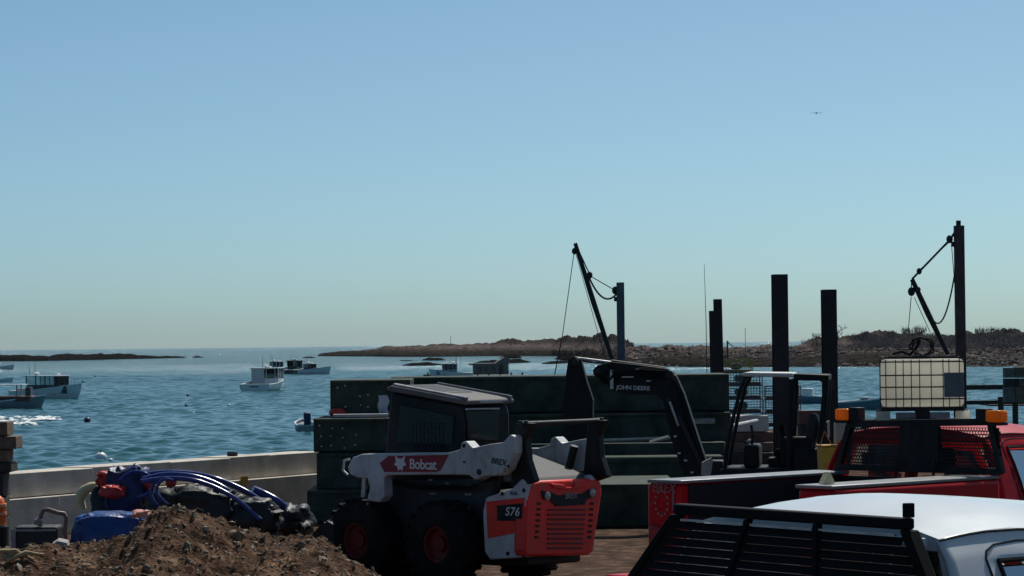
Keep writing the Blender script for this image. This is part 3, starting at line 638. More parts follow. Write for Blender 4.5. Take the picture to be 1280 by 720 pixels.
# ---- lobster traps stacked near the quay edge
def trap(px, py, d, m, label, ln=1.15, yaw=0.0):
    p = P(px, py, d); t = Thing('lobster_trap', label, 'trap', p, yaw, 'wire lobster traps stacked near the quay')
    W_, H_ = .55, .34; fr = MB()
    for y in (0, W_):
        for z in (.01, H_): fr.box(0, ln, y-.012, y+.012, z-.012, z+.012)
        for x in (0, ln/2, ln): fr.box(x-.012, x+.012, y-.012, y+.012, .01, H_)
    for x in (0, ln/2, ln):
        for z in (.01, H_): fr.box(x-.012, x+.012, 0, W_, z-.012, z+.012)
    fr.build('frame', MT[m], t.o)
    ms = MB(); n = 13
    for y in (0, W_):
        for k in range(1, n): ms.box(ln*k/n-.004, ln*k/n+.004, y-.004, y+.004, .02, H_-.01)
        for k in range(1, 5): ms.box(0, ln, y-.004, y+.004, H_*k/5-.004, H_*k/5+.004)
    for k in range(1, n): ms.box(ln*k/n-.004, ln*k/n+.004, 0, W_, H_-.004, H_+.004)
    for k in range(1, 6): ms.box(0, ln, W_*k/6-.004, W_*k/6+.004, H_-.004, H_+.004)
    ms.build('mesh', MT[m], t.o)
    MB().box(.03, ln-.03, .04, W_-.04, .015, .09).build('runner', MT['timber'], t.o)
    MB().box(ln*.3, ln*.62, .1, W_-.1, .1, .26).build('bait_bag', MT['trapgrey'], t.o, bevel=.04)
nm = ['second', 'third', 'fourth', 'fifth']
trap(904, 467, 75, 'trapwire', 'yellow green wire trap on top of the trap stack', .75)
for k, py in enumerate((482.5, 499.5, 516.5, 533.5)):
    trap(906, py, 74.8, 'trapgrey', '%s wire trap down, on the left of the trap stack' % nm[k], .95, R(2-k))
for k, py in enumerate((499.5, 516.5, 533.5)):
    trap(957, py, 76, 'trapgrey', '%s wire trap from the top of the right trap column' % (['upper', 'middle', 'lowest'][k]), .9, R(k-1))

# ---- steel piles
def hpile(label, px0, px1, py, d, lean=0.0, notch=None):
    c = P((px0+px1)/2, py, d); w_ = (px1-px0)*d/F; t = Thing('steel_pile', label, 'pile', (c.x, c.y, 0), R(3), 'dark steel piles along the quay')
    H = c.z; b = MB(); th = .022; h = w_/2
    def sl(x, z): return x - lean*(H - z)
    def bar(x0, x1, y0, y1, z1):
        b.hexa([(sl(x0, -1), y0, -1), (sl(x1, -1), y0, -1), (sl(x1, -1), y1, -1), (sl(x0, -1), y1, -1)], [(sl(x0, z1), y0, z1), (sl(x1, z1), y0, z1), (sl(x1, z1), y1, z1), (sl(x0, z1), y1, z1)])
    if notch:
        nx, nz = notch; bar(-h, -h+nx, -h, -h+th, H-nz); bar(-h+nx, h, -h, -h+th, H); bar(-h+nx, h, h-th, h, H)
        bar(-h, -h+nx, h-th, h, H-nz)
    else: bar(-h, h, -h, -h+th, H); bar(-h, h, h-th, h, H)
    bar(-th/2+.03, th/2+.03, -h+th, h-th, H-.002)
    b.build('h_section', mat('pile_steel', (.017, .019, .026), .7, var=.4, scale=3, bump=.3, tint=(.032, .028, .030)), t.o)
    MB().box(-h*.6, h*.6, -h-.02, -h-.003, .3, .36).build('lug', MT['darksteel'], t.o)
    return t
hpile('tallest dark steel pile, behind the digger canopy', 965, 983.5, 343, 62)
hpile('dark steel pile right of the tallest, behind the canopy rear post', 1027, 1044.5, 362, 63)
hpile('leaning dark steel pile with a notched top, left of the tallest', 886.5, 901.5, 374, 64, -.012, (.10, .25))
a = P(884.5, 470, 66); t = Thing('whip_antenna', 'thin whip antenna rising beside the notched pile', 'antenna', (a.x, a.y, a.z)); MB().tube([(0, 0, -1.8), (-.02, 0, 1.2), (-.045, 0, 2.5)], [.012, .009, .005], 6).build('whip', MT['rope'], t.o); MB().box(-.05, .05, -.05, .05, -1.8-a.z*0, -1.6).build('foot', MT['darksteel'], t.o)

# ---- timber hoists
def sag(a, b, s, n=10):
    a, b = Vector(a), Vector(b); return [a.lerp(b, i/n) - Vector((0, 0, 4*s*(i/n)*(1-i/n))) for i in range(n+1)]
def hoist(label, d, post, postm, boom, rad, cables, blocks, cap=None):
    px0, px1, pyt, pyb = post; c = P((px0+px1)/2, pyb, d); t = Thing('dock_hoist', label, 'hoist', (c.x, c.y, 0), 0, 'boom hoists on the quay')
    L = lambda px, py, dy=0: tuple(t.tol(P(px, py, d+dy)))
    wd = (px1-px0)*d/F/2; zt = L(px0, pyt)[2]
    MB().box(-wd, wd, -wd, wd, 0.003, zt).build('post', postm, t.o, bevel=.012)
    if cap: MB().box(-.06, .04, -.05, .05, zt+.002, zt+cap).build('post_cap', MT['darksteel'], t.o)
    bp = [L(*p) for p in boom]; MB().tube(bp, rad, 10).build('boom', MT['darksteel'], t.o, smooth=True)
    for k, cb in enumerate(cables):
        pts = [L(*p) for p in cb['p']]
        if 's' in cb: pts = sag(pts[0], pts[1], cb['s'], 14)
        MB().tube(pts, cb.get('r', .012), 6).build('cable', MT['rope'], t.o, smooth=True)
    for (px, py, r) in blocks:
        q = L(px, py); bb = t
        MB().ball(q, r*.8, r*.5, r, 8, 6).build('pulley_block', MT['darksteel'], t.o, smooth=True)
    # bracket
    MB().box(-wd-.07, -wd-.002, -.06, .06, zt-.5, zt-.38).build('bracket', MT['darksteel'], t.o)
    return t
greypost = mat('grey_post', (.10, .115, .14), .8, var=.25, scale=3, bump=.3)
hoist('grey posted hoist with its boom raised high, behind the digger arm', 78, (773, 782.5, 353, 560), greypost,
      [(766.5, 453), (742, 378), (719, 304)], [.055, .075, .055],
      [dict(p=[(717.5, 316), (703, 420)]), dict(p=[(720, 318), (757, 450)], r=.009), dict(p=[(736, 344), (769, 363)], r=.014), dict(p=[(736, 346), (772, 366)], s=.34, r=.028),
       dict(p=[(722, 310), (738, 345)], r=.018), dict(p=[(771.5, 366), (772, 455)], r=.01), dict(p=[(703, 420), (693, 470)], r=.016)],
      [(718, 314, .09), (737, 344, .1), (769, 363, .11)])
h1 = P(720, 304, 78)
hoist('brown timber hoist with lowered boom and hanging pulley, above the white tank', 70, (1196.5, 1208.5, 282, 560), mat('brown_post', (.075, .06, .06), .85, var=.35, scale=5, bump=.4),
      [(1185, 443), (1160, 392), (1140, 349)], [.05, .07, .055],
      [dict(p=[(1140, 349), (1188, 299)], r=.028), dict(p=[(1149, 338), (1186, 303)], r=.012), dict(p=[(1188, 299), (1198, 283)], r=.03), dict(p=[(1168, 402), (1197, 318)], s=.55, r=.02),
       dict(p=[(1189, 301), (1197, 400)], r=.01), dict(p=[(1139, 371), (1135.5, 412)], r=.01), dict(p=[(1143, 372), (1163, 416)], r=.009), dict(p=[(1139.5, 350), (1139, 362)], r=.014)],
      [(1139.3, 364.5, .11), (1187, 299, .1), (1149, 339, .08), (1148, 362, .07)], cap=.12)

# ---- pier rails and stacked blocks at the right edge
pr = P(1206, 484, 100); pier = Thing('pier', 'dark timber pier rails over the water at the right edge', 'pier', (pr.x, pr.y, WZ), 0)
zr = lambda py, px=1245: P(px, py, 100).z - WZ
MB().box(0, 4.5, 0, .2, zr(487), zr(481)).build('rail', MT['timberdark'], pier.o, bevel=.01)
MB().box(-.6, 4.5, .1, .35, zr(505.5), zr(500.5)).build('rail', MT['timberdark'], pier.o, bevel=.01)
for px, pt in ((1250, 496), (1268, 498), (1290, 494)):
    x = P(px, 500, 100).x - pr.x; MB().tube([(x, -.15, -2.5), (x, -.15, zr(pt))], .1, 8).build('pile', MT['timberdark'], pier.o)
MB().box(.9, 4.5, .36, 2.5, zr(508), zr(506)).build('deck', MT['timber'], pier.o)
k = 0
for (px, py, ww, hh, m) in [(1256, 503, .33, .5, 'shingle'), (1270, 503, .5, .5, 'timber'), (1256, 483, .5, .26, 'timberdark'), (1272, 483, .5, .26, 'timber'), (1256, 472.5, .35, .34, 'shingle'), (1269.5, 472.5, .5, .36, 'timber')]:
    q = P(px, py, 98); t = Thing('wooden_crate', ['grey crate at the bottom of the stack by the right edge', 'brown crate at the bottom of the stack by the right edge', 'dark crate in the middle of the stack by the right edge', 'brown crate in the middle of the stack by the right edge', 'grey crate on top of the stack by the right edge', 'brown crate on top of the stack by the right edge'][k], 'crate', q, 0, 'crates stacked on the pier'); k += 1
    n = 3
    for j in range(n): MB().box(0, ww-.02, 0, .02, hh*j/n+.006, hh*(j+1)/n-.006).build('slat', MT[m], t.o)
    MB().box(.01, ww-.03, .021, .45, .004, hh-.004).build('body', MT[m], t.o)

# ================================================================== MACHINES
def wheel(t, x, y, r, wd, rimm, out, lugs=22, name='wheel', rk=1.0):
    e = MB(); s = out
    e.lathe([(r*.55*rk, -wd/2), (r*.9, -wd/2), (r, -wd*.36), (r, wd*.36), (r*.9, wd/2), (r*.55*rk, wd/2), (r*.54*rk, 0), (r*.55*rk, -wd/2)], (x, y, r), 'y', 28, False)
    ty = e.build('wheel', MT['rubber'], t.o, smooth=True)
    lg = MB()
    for k in range(lugs):
        a = 2*math.pi*k/lugs
        for sgn in (-1, 1):
            aa = a + (math.pi/lugs if sgn > 0 else 0)
            c, sn = math.cos(aa), math.sin(aa); pts = []
            for (rr, tt) in ((r*.97, -.03), (r*.97, .03), (r*1.035, .022), (r*1.035, -.022)): pts.append((c*rr - sn*tt, sn*rr + c*tt))
            lg.hexa([(x+pts[i][0], y+sgn*wd*.05, r+pts[i][1]) for i in range(4)], [(x+pts[i][0], y+sgn*wd*.5, r+pts[i][1]) for i in range(4)])
    lg.build('tread', MT['rubber'], ty)
    MB().lathe([(r*.56*rk, -wd*.3*s), (r*.56*rk, wd*.40*s), (r*.48*rk, wd*.40*s), (r*.44*rk, wd*.2*s), (r*.2, wd*.18*s), (r*.18, wd*.32*s), (r*.02, wd*.33*s)], (x, y, r), 'y', 24).build('rim', rimm, ty, smooth=True)

def skid_steer():
    D0 = 32.0; c = P(591, 700, D0)
    t = Thing('skid_steer_loader', 'white and red compact loader with dark cab beside the dirt mound', 'loader', (c.x, c.y, 0), R(180-41)); o = t.o
    wh, dk, rd = MT['white'], MT['dark'], MT['red']
    MB().box(-1.15, 1.12, -.45, .45, .22, .98).build('chassis', dk, o, bevel=.03)
    for sy in (1, -1):
        MB().prism([(-.75, .32), (1.05, .32), (1.05, .9), (.6, 1.08), (-.75, 1.14)], sy*.451, sy*.50).build('side_panel', mat('slate_panel', (.016, .023, .03), .5, var=.25), o, bevel=.01)
    for x in (.98, -.2):
        for sy in (1, -1): wheel(t, x, sy*.67, .445, .30, mat('rim_red', (.16, .006, .008), .6, dirt=.8), sy, rk=.8)
    # cab
    y = .37
    fl = t.xz(y, [(490, 492), (577, 519)]); x1, x0 = fl[0][0], fl[1][0]-.02
    x0 += .0
    prof = [(x0, .99), (x0-.02, 1.80), (x0+.02, 1.90), (x1-.02, 2.04), (x1+.03, 2.02), (x1+.12, 1.3), (x1+.10, .99)]
    cab = MB().prism(prof, -y, y).build('cab', dk, o, bevel=.03)
    gl = mat('cab_glass', (.005, .010, .011), .08, var=.3, spec=.3)
    side = t.xz(y, [(501, 506), (533, 512), (568, 520), (566, 556), (497, 552)])
    MB().prism(side, y+.002, y+.012).build('window', gl, cab, bevel=.004); MB().prism(side, -y-.012, -y-.002).build('window', gl, cab, bevel=.004)
    gr = MB()
    for k in range(9):
        xx = x0+.28 + k*.055; gr.box(xx-.004, xx+.004, y+.0125, y+.017, 1.36, 1.72)
    for k in range(7): gr.box(x0+.26, x0+.74, y+.0125, y+.016, 1.38+k*.055, 1.386+k*.055)
    gr.build('window_screen', MT['darksteel'], cab)
    rw = t.yz(x0-.02, [(581, 514), (622, 513), (621, 550), (584, 552)])
    MB().prism(rw, x0-.042, x0-.030, 'x').build('rear_window', gl, cab, bevel=.004)
    MB().tube([(x0-.04, rw[0][0], rw[0][1]+.02), (x0-.04, rw[1][0], rw[1][1]+.02)], .012, 8).build('window_trim', MT['steel'], cab)
    # roof: rim, panel and hatch recess
    rp = [(x0-.06, 1.905), (x1+.04, 2.055), (x1+.07, 2.085), (x1-.02, 2.115), (x0+.1, 1.99), (x0-.05, 1.96)]
    rf = MB().prism(rp, -.41, .41).build('roof', mat('roof_grey', (.13, .12, .115), .7, var=.2, scale=6), o, bevel=.035)
    ztop = lambda x: 1.975 + (x-x0)*(2.115-1.975)/(x1-x0)
    for sy in (1, -1):
        MB().hexa([(x0-.05, sy*.33, ztop(x0-.05)-.01), (x1-.02, sy*.33, ztop(x1-.02)-.01), (x1-.02, sy*.385, ztop(x1-.02)-.01), (x0-.05, sy*.385, ztop(x0-.05)-.01)],
                  [(x0-.05, sy*.33, ztop(x0-.05)+.03), (x1-.02, sy*.33, ztop(x1-.02)+.03), (x1-.02, sy*.385, ztop(x1-.02)+.02), (x0-.05, sy*.385, ztop(x0-.05)+.02)]).build('roof_rim', MT['greyplate'], rf, bevel=.012)
    xa, xb = x0+.38, x1-.08
    MB().hexa([(xa, -.22, ztop(xa)-.02), (xb, -.22, ztop(xb)-.02), (xb, .22, ztop(xb)-.02), (xa, .22, ztop(xa)-.02)], [(xa, -.22, ztop(xa)+.012), (xb, -.22, ztop(xb)+.012), (xb, .22, ztop(xb)+.012), (xa, .22, ztop(xa)+.012)]).build('roof_hatch', dk, rf, bevel=.02)
    MB().box(x0-.08, x0-.061, -.18, .18, 1.922, 1.948).build('rear_lamp', MT['lens'], rf)
    # lift arms: one traced outline on each side
    armpx = [(434, 584), (440, 572), (452, 567.5), (520, 566), (560, 566), (575, 561.5), (576, 554), (582, 551), (590, 560), (612, 555), (628, 553), (638, 543), (642, 546), (642, 566), (633, 588), (624, 594), (604, 596), (594, 600), (585, 594), (560, 593.5), (484, 594), (479, 598), (480, 620), (474, 628), (458, 626), (462, 610), (459, 598), (446, 597), (437, 593)]
    ay = .80; poly = t.xz(ay, armpx)
    poly = [(px_-.0, pz_) for px_, pz_ in poly]
    for sy in (1, -1):
        if sy < 0: xm = min(q[0] for q in poly); poly = [(max(q[0], xm+.17), q[1]) for q in poly]
        arm = MB().prism(poly, sy*(ay-.15), sy*ay).build('lift_arm', wh, o, bevel=.016)
        if sy == 1:
            dec = t.xz(ay, [(475, 579), (486, 570), (561, 568.5), (551, 588), (545, 590), (481, 590)])
            MB().prism(dec, ay+.002, ay+.006).build('decal', mat('decal_red', (.25, .02, .03), .5, var=.25), arm)
            lp = t.on('y', ay+.009, [(528.5, 581.0)])[0]; text('Bobcat', .150, MT['letters'], arm, lp, (-1, 0, -.012), (0, 0, 1), .002, space=.92)
            # cat head emblem: ears, cheeks and muzzle as one shape
            e0 = t.on('y', ay+.009, [(500, 579)])[0]; em = [(-.075, .085), (-.03, .05), (.03, .05), (.075, .085), (.06, .02), (.09, -.02), (.045, -.03), (.03, -.085), (0, -.06), (-.03, -.085), (-.045, -.03), (-.09, -.02), (-.06, .02)]
            MB().prism([(e0.x-a_, e0.z+b_) for a_, b_ in em], ay+.0065, ay+.009).build('emblem', MT['letters'], arm)
            bp_ = t.on('y', ay+.004, [(623, 577.5)])[0]; text('BREX', .088, MT['letterdark'], arm, bp_, (-1, 0, -.14), (0, 0, 1), .002, shear=.2)
            bp2 = t.on('y', ay+.004, [(631, 587.5)])[0]; text('C', .05, MT['letterdark'], arm, bp2, (-1, 0, -.1), (0, 0, 1), .002)
            for (hx, hy, hr) in [(447.5, 602, .025), (580.5, 577.5, .012), (599, 590, .032), (580, 557, .022), (636, 583, .018)]:
                q = t.on('y', ay, [(hx, hy)])[0]; MB().lathe([(hr, 0), (hr, .008), (hr*.6, .012)], (q.x, ay+.001, q.z), 'y', 10).build('pin', MT['darksteel'], arm)
        g = t.xz(ay-.05, [(436, 574), (429.5, 576), (428, 588), (434, 594)]); MB().tube([(a_, sy*(ay-.06), b_) for a_, b_ in g], .014, 8).build('hand_loop', wh, arm, smooth=True)
        # front tilt cylinder and vertical leg behind
        MB().tube([(1.05, sy*.62, .62), (.98, sy*.62, 1.28)], .035, 10).build('tilt_cylinder', MT['steel'], o, smooth=True)
        MB().tube([(-.75, sy*.56, .75), (-.98, sy*.56, 1.45)], .045, 10).build('lift_cylinder', dk, o, smooth=True)
    MB().box(1.02, 1.16, -.65, .65, 1.15, 1.30).build('arm_crossmember', wh, o, bevel=.02)
    # rear towers and top bar
    for sy in (1, -1):
        up_ = t.xz(.64, [(644, 529), (664, 529), (657, 548), (659, 575), (668, 602), (640, 612), (638, 600)])
        MB().prism(up_, sy*.54, sy*.64).build('rear_tower', dk, o, bevel=.015)
    ux = t.xz(.64, [(652, 530)])[0]
    MB().tube([(ux[0]-.02, -.66, ux[1]), (ux[0]-.02, .66, ux[1])], .028, 10).build('top_bar', MT['darksteel'], o, smooth=True)
    MB().box(ux[0]-.06, ux[0]+.06, .60, .64, ux[1]-.01, ux[1]+.035).build('bar_clamp', MT['darksteel'], o, bevel=.008)
    MB().box(ux[0]-.06, ux[0]+.06, -.64, -.60, ux[1]-.01, ux[1]+.035).build('bar_clamp', MT['darksteel'], o, bevel=.008)
    for (px_, py_, w_, h_) in [(559, 608, .05, .09), (541, 617, .10, .02), (538, 600, .06, .02), (581, 641, .12, .16), (585, 618, .09, .02)]:
        q = t.on('y', .505, [(px_, py_)])[0]; MB().box(q.x-w_/2, q.x+w_/2, .501, .507, q.z-h_/2, q.z+h_/2).build('sticker', MT['greyplate'], o)
    for sy in (1, -1):
        hb = MB()
        for k in range(3): hb.tube([(-.9, sy*(.60+.012*k), 1.15+.02*k), (-.5, sy*.60, 1.06-.02*k), (.2, sy*.60, 1.05-.02*k), (.8, sy*.60, 1.12-.02*k), (1.0, sy*.61, .95)], .012, 6)
        hb.build('hydraulic_hoses', MT['rubber'], o, smooth=True)
    # engine cover with perforated top
    MB().hexa([(-1.28, -.53, 1.10), (-.55, -.53, 1.12), (-.55, .53, 1.12), (-1.28, .53, 1.10)], [(-1.22, -.45, 1.16), (-.5, -.45, 1.36), (-.5, .45, 1.36), (-1.22, .45, 1.16)]).build('engine_cover', mat('perforated_grey', (.07, .07, .068), .7, var=.6, scale=60, detail=1), o, bevel=.02)
    # rear fenders with model plate
    fpx = [(603, 640), (607, 622), (640, 610), (652, 598), (661, 603), (662, 612), (659, 640), (656, 697), (612, 700), (605, 690)]
    fp = t.xz(.66, fpx)
    fp = [(max(-1.335, a_), b_) for a_, b_ in fp]
    for sy in (1, -1):
        fd = MB().prism(fp, sy*(.5 if sy > 0 else .38), sy*(.66 if sy > 0 else .48)).build('rear_fender', wh, o, bevel=.02)
        if sy == 1:
            MB().prism(t.xz(.66, [(608, 627), (656, 622), (655, 664), (610, 673)]), .662, .666).build('red_inset', rd, fd)
            MB().prism(t.xz(.66, [(622, 632), (654, 629), (653, 651), (622, 651)]), .6665, .670).build('model_plate', dk, fd)
            q = t.on('y', .672, [(640, 640)])[0]; text('S76', .125, MT['letters'], fd, q, (-1, 0, 0), (0, 0, 1), .002, shear=.25, space=1.1)
            q = t.on('y', .664, [(642, 617)])[0]; text('8550', .05, MT['letterdark'], fd, q, (-1, 0, 0), (0, 0, 1), .001)
            for hx, hy in [(628, 617), (655, 613), (655, 696), (635, 692)]:
                q = t.on('y', .66, [(hx, hy)])[0]; MB().lathe([(.022, 0), (.022, .006)], (q.x, .661, q.z), 'y', 10).build('bolt_hole', dk, fd)
    # tailgate
    tx = -1.34
    tg = t.yz(tx, [(664, 604), (676, 601), (746, 598), (752, 602), (753, 615), (742, 690), (736, 694), (658, 696), (656, 690), (658, 625)])
    gate = MB().prism(tg, tx, tx+.16, 'x').build('tailgate', rd, o, bevel=.03)
    def rect(a, b, c_, d_, x, th, name, m, bev=.005): return MB().prism(t.yz(x, [(a, b), (c_, b), (c_, d_), (a, d_)]), x-th, x-.001, 'x').build(name, m, gate, bevel=bev)
    MB().prism(t.yz(tx, [(676, 613), (690, 616), (696, 619), (728, 617), (734, 612), (744, 610), (743, 621), (733, 624), (730, 631), (694, 633), (686, 625), (678, 624)]), tx-.012, tx-.001, 'x').build('grille_hood', dk, gate, bevel=.004)
    for cx, cy in ((684, 620), (740, 616)):
        q = t.on('x', tx-.013, [(cx, cy)])[0]; MB().lathe([(.045, 0), (.045, -.012), (.03, -.02)], (q.x, q.y, q.z), 'x', 12).build('work_lamp', MT['lens'], gate, smooth=True)
    q = t.on('x', tx-.014, [(714, 620)])[0]; text('BREX', .085, MT['lettergrey'], gate, q, (0, -1, 0), (0, 0, 1), .002)
    MB().prism(t.yz(tx, [(688, 604.5), (704, 606), (706, 609), (716, 609), (718, 604), (734, 602.5), (733, 607), (721, 611), (703, 612), (690, 609)]), tx-.02, tx-.001, 'x').build('latch_panel', rd, gate, bevel=.006)
    for k in range(9):
        yy = 636 + k*6; rect(684, yy, 732 - k*.6, yy+2.4, tx, .012, 'louvre', mat('louvre_red', (.16, .008, .012), .5), .003)
    for side_ in (0, 1):
        for k in range(7):
            cx = (674 if side_ == 0 else 740)-k*.5; rect(cx-3, 628+k*7, cx+2, 631+k*7, tx, .006, 'vent_hole', dk, .002)
    MB().box(tx+.0, tx+.14, -.66, -.55, 1.145, 1.20).build('rear_bracket', MT['steel'], o, bevel=.01)
    # bucket
    bp = [(1.16, .12), (1.2, .62), (1.3, .66), (1.42, .30), (2.05, .07), (2.05, .035), (1.25, .03)]
    bk = MB().prism(bp, -.93, .93).build('bucket', MT['darksteel'], o, bevel=.012)
    for sy in (-1, 1): MB().prism([(1.2, .04), (1.22, .62), (1.34, .64), (2.03, .1), (2.03, .04)], sy*.90, sy*.935).build('bucket_side', MT['darksteel'], bk, bevel=.006)
skid_steer()

# ---- compact excavator with open canopy
def excavator():
    D0 = 40.0; c = P(965, 600, D0)
    t = Thing('mini_excavator', 'dark compact digger with open canopy, its arm reaching left over the floats', 'excavator', (c.x, c.y, 0), R(180-8)); o = t.o
    dk = mat('digger_dark', (.009, .013, .013), .55, var=.4, spec=.2, dirt=.15); ds = MT['darksteel']
    boom = t.xz(0, [(893, 604), (862, 608), (842, 556), (830, 501), (822, 493), (790, 493), (768, 489), (756, 477), (745, 470), (742, 463), (747, 457), (764, 452), (800, 456), (832, 460), (846, 470), (856, 492), (874, 548)])
    bm = MB().prism(boom, -.13, .13).build('boom', dk, o, bevel=.012)
    q = t.on('y', .134, [(791.5, 485)])[0]; text('JOHN DEERE', .080, MT['letters'], bm, q, (-1, 0, -.05), (0, 0, 1), .002, name='lettering')
    st = t.xz(0, [(704, 512), (708, 470), (711, 450), (719, 445), (727, 449), (734, 476), (742, 500), (741, 540), (735, 566), (716, 566), (708, 540)])
    MB().prism(st, -.09, .09).build('stick', dk, o, bevel=.01)
    bk = t.xz(0, [(702, 560), (742, 560), (750, 578), (738, 600), (708, 602), (692, 590)])
    MB().prism(bk, -.28, .28).build('bucket', ds, o, bevel=.015)
    L = lambda px, py, y=0: tuple(t.on('y', y, [(px, py)])[0])
    MB().tube([L(722, 448), L(766, 453.5)], .022, 10).build('cylinder_rod', MT['steel'], o, smooth=True)
    MB().tube([L(764, 453), L(832, 462)], .042, 10).build('stick_cylinder', dk, o, smooth=True)
    for sy in (-1, 1): MB().tube([L(880, 590, sy*.17), L(848, 520, sy*.17), ], .035, 10).build('boom_cylinder', ds, o, smooth=True)
    hs = MB()
    for k, (yy, off) in enumerate([(.14, 0), (.15, 2), (.14, 5)]):
        hs.tube([L(742, 462+off, yy), L(755, 470+off*1.5, yy), L(762, 455+off, yy), L(768, 468+off, yy), L(771, 478+off*.6, yy), L(774, 466+off, yy), L(800, 460+off, yy), L(835, 462+off, yy), L(846, 478+off, yy), L(866, 545+off, yy)], .012, 6)
    hs.build('hydraulic_hoses', MT['rubber'], o, smooth=True)
    MB().box(*sorted((L(768, 470)[0], L(764, 470)[0])), .13, .15, L(766, 486)[2], L(766, 462)[2]).build('hose_clamp', MT['steel'], o)
    for px, py in [(850, 566), (858, 575), (866, 590), (845, 545)]:
        q = L(px, py); MB().box(q[0]-.02, q[0]+.02, .131, .14, q[2]-.012, q[2]+.012).build('decal_plate', MT['letters'], bm)
    for px, py, r_ in [(838, 468, .055), (748, 464, .05), (720, 452, .05), (880, 592, .06), (836, 500, .045)]:
        q = L(px, py); MB().lathe([(r_, -.15), (r_, .15), (r_*.6, .16)], (q[0], 0, q[2]), 'y', 14).build('pivot_pin', ds, o, smooth=True)
    MB().tube([L(848, 532, .2), L(837, 502, .2)], .02, 10).build('cylinder_rod', MT['steel'], o, smooth=True)
    hz_ = MB()
    for k in range(4):
        yy = .15 + .012*k; hz_.tube([L(742+3*k, 466+2*k, yy), L(757+2*k, 480-2*k, yy), L(768, 466+k, yy), L(800, 463+2*k, yy), L(830, 468+2*k, yy)], .010, 6)
    hz_.build('hose_bundle', MT['rubber'], o, smooth=True)
    for px, py, w_ in [(800, 461.5, .09), (744, 452, .05), (812, 476, .06), (786, 471, .16)]:
        q = L(px, py); MB().box(q[0]-w_/2, q[0]+w_/2, .132, .15, q[2]-.008, q[2]+.008).build('bracket', MT['steel'], o)
    # house
    hx0, hx1 = L(1046, 600)[0], L(903, 600)[0]
    MB().box(hx0+.02, hx1, -.62, .62, .55, .86).build('platform', dk, o, bevel=.05)
    MB().prism([(hx0, .6), (hx0+.55, .6), (hx0+.55, 1.12), (hx0+.12, 1.12), (hx0, 1.0)], -.6, .6).build('engine_housing', dk, o, bevel=.05)
    MB().box(hx1-.02, hx1+.16, -.16, .16, .5, .95).build('swing_post', ds, o, bevel=.03)
    for sy in (-1, 1):
        tp = [(-.85, .12), (-.75, .02), (.75, .02), (.85, .12), (.85, .34), (.72, .44), (-.72, .44), (-.85, .34)]
        tk = MB().prism(tp, sy*.42, sy*.72).build('track', MT['rubber'], o, bevel=.03)
        for x in (-.55, -.2, .2, .55): MB().lathe([(.12, 0), (.12, sy*.03)], (x, sy*.72, .22), 'y', 12).build('roller', ds, tk)
    MB().box(-.55, .55, -.42, .42, .2, .549).build('undercarriage', ds, o)
    MB().box(1.05, 1.13, -.75, .75, .06, .42).build('dozer_blade', ds, o, bevel=.02)
    for sy in (-1, 1): MB().box(.6, 1.06, sy*.3-.05, sy*.3+.05, .18, .28).build('blade_arm', ds, o)
    # canopy
    for sy, nm_ in ((1, 'n'), (-1, 'f')):
        y = sy*.52
        f = [(905, 592), (909, 560), (917, 520), (926, 485), (933, 471), (945, 468)]
        MB().tube([L(px, py, .52)[:1] + (y,) + L(px, py, .52)[2:] for px, py in f], .026, 10).build('front_post', dk, o, smooth=True)
        r_ = [(1022, 596), (1026, 560), (1031, 500), (1033, 478), (1026, 472)]
        MB().tube([L(px, py, .52)[:1] + (y,) + L(px, py, .52)[2:] for px, py in r_], .048, 10).build('rear_post', dk, o, smooth=True)
        m_ = [(985, 592), (988, 540), (990, 490), (990, 474)]
        MB().tube([L(px, py, .52)[:1] + (y,) + L(px, py, .52)[2:] for px, py in m_], .042, 10).build('middle_post', dk, o, smooth=True)
    zr_ = L(980, 470, .52)[2]; xa, xb = L(1036, 470, .52)[0], L(926, 470, .52)[0]
    xm_ = L(992, 470, .52)[0]
    MB().prism([(xa, zr_-.07), (xm_-.002, zr_-.06), (xm_-.002, zr_+.03), (xa, zr_+.01)], -.56, .56).build('rear_roof', dk, o, bevel=.015)
    MB().prism([(xm_, zr_-.02), (xb-.04, zr_+.0), (xb, zr_+.02), (xb-.05, zr_+.055), (xm_, zr_+.04)], -.60, .60).build('canopy_roof', mat('cream_roof', (.6, .59, .55), .5, var=.08), o, bevel=.018)
    MB().box(xa+.03, xa+.06, -.5, .5, zr_-.86, zr_-.62).build('rear_crossbar', dk, o, bevel=.01)
    MB().box(xa+.03, xa+.06, -.5, .5, zr_-.12, zr_-.03).build('rear_header', dk, o, bevel=.01)
    # seat, levers, console
    sx = L(1008, 560)[0]
    seat = MB().box(sx-.05, sx+.42, -.24, .24, .98, 1.10).build('seat', MT['rubber'], o, bevel=.04)
    MB().prism([(sx-.12, 1.1), (sx+.02, 1.1), (sx-.04, 1.56), (sx-.14, 1.58), (sx-.18, 1.5)], -.23, .23).build('seat_back', mat('seat_vinyl', (.035, .04, .045), .6), o, bevel=.04)
    MB().box(sx-.1, sx+.5, -.26, .26, .86, .98).build('seat_base', dk, o)
    for sy in (-1, 1):
        MB().box(sx-.1, sx+.35, sy*.33-.06, sy*.33+.06, .861, 1.25).build('arm_console', dk, o, bevel=.03)
        MB().tube([(sx+.3, sy*.33, 1.24), (sx+.34, sy*.33, 1.42)], [.014, .022], 8).build('joystick', MT['rubber'], o)
        MB().tube([(sx+.75, sy*.1, .86), (sx+.72, sy*.1, 1.3), (sx+.74, sy*.1, 1.42)], .014, 8).build('travel_lever', ds, o)
    MB().box(sx+.62, sx+.82, -.45, .45, .861, 1.16).build('front_console', dk, o, bevel=.04)
    MB().tube([(xb-.05, -.5, 1.2), (xb-.05, .5, 1.2)], .02, 8).build('grab_rail', dk, o)
excavator()

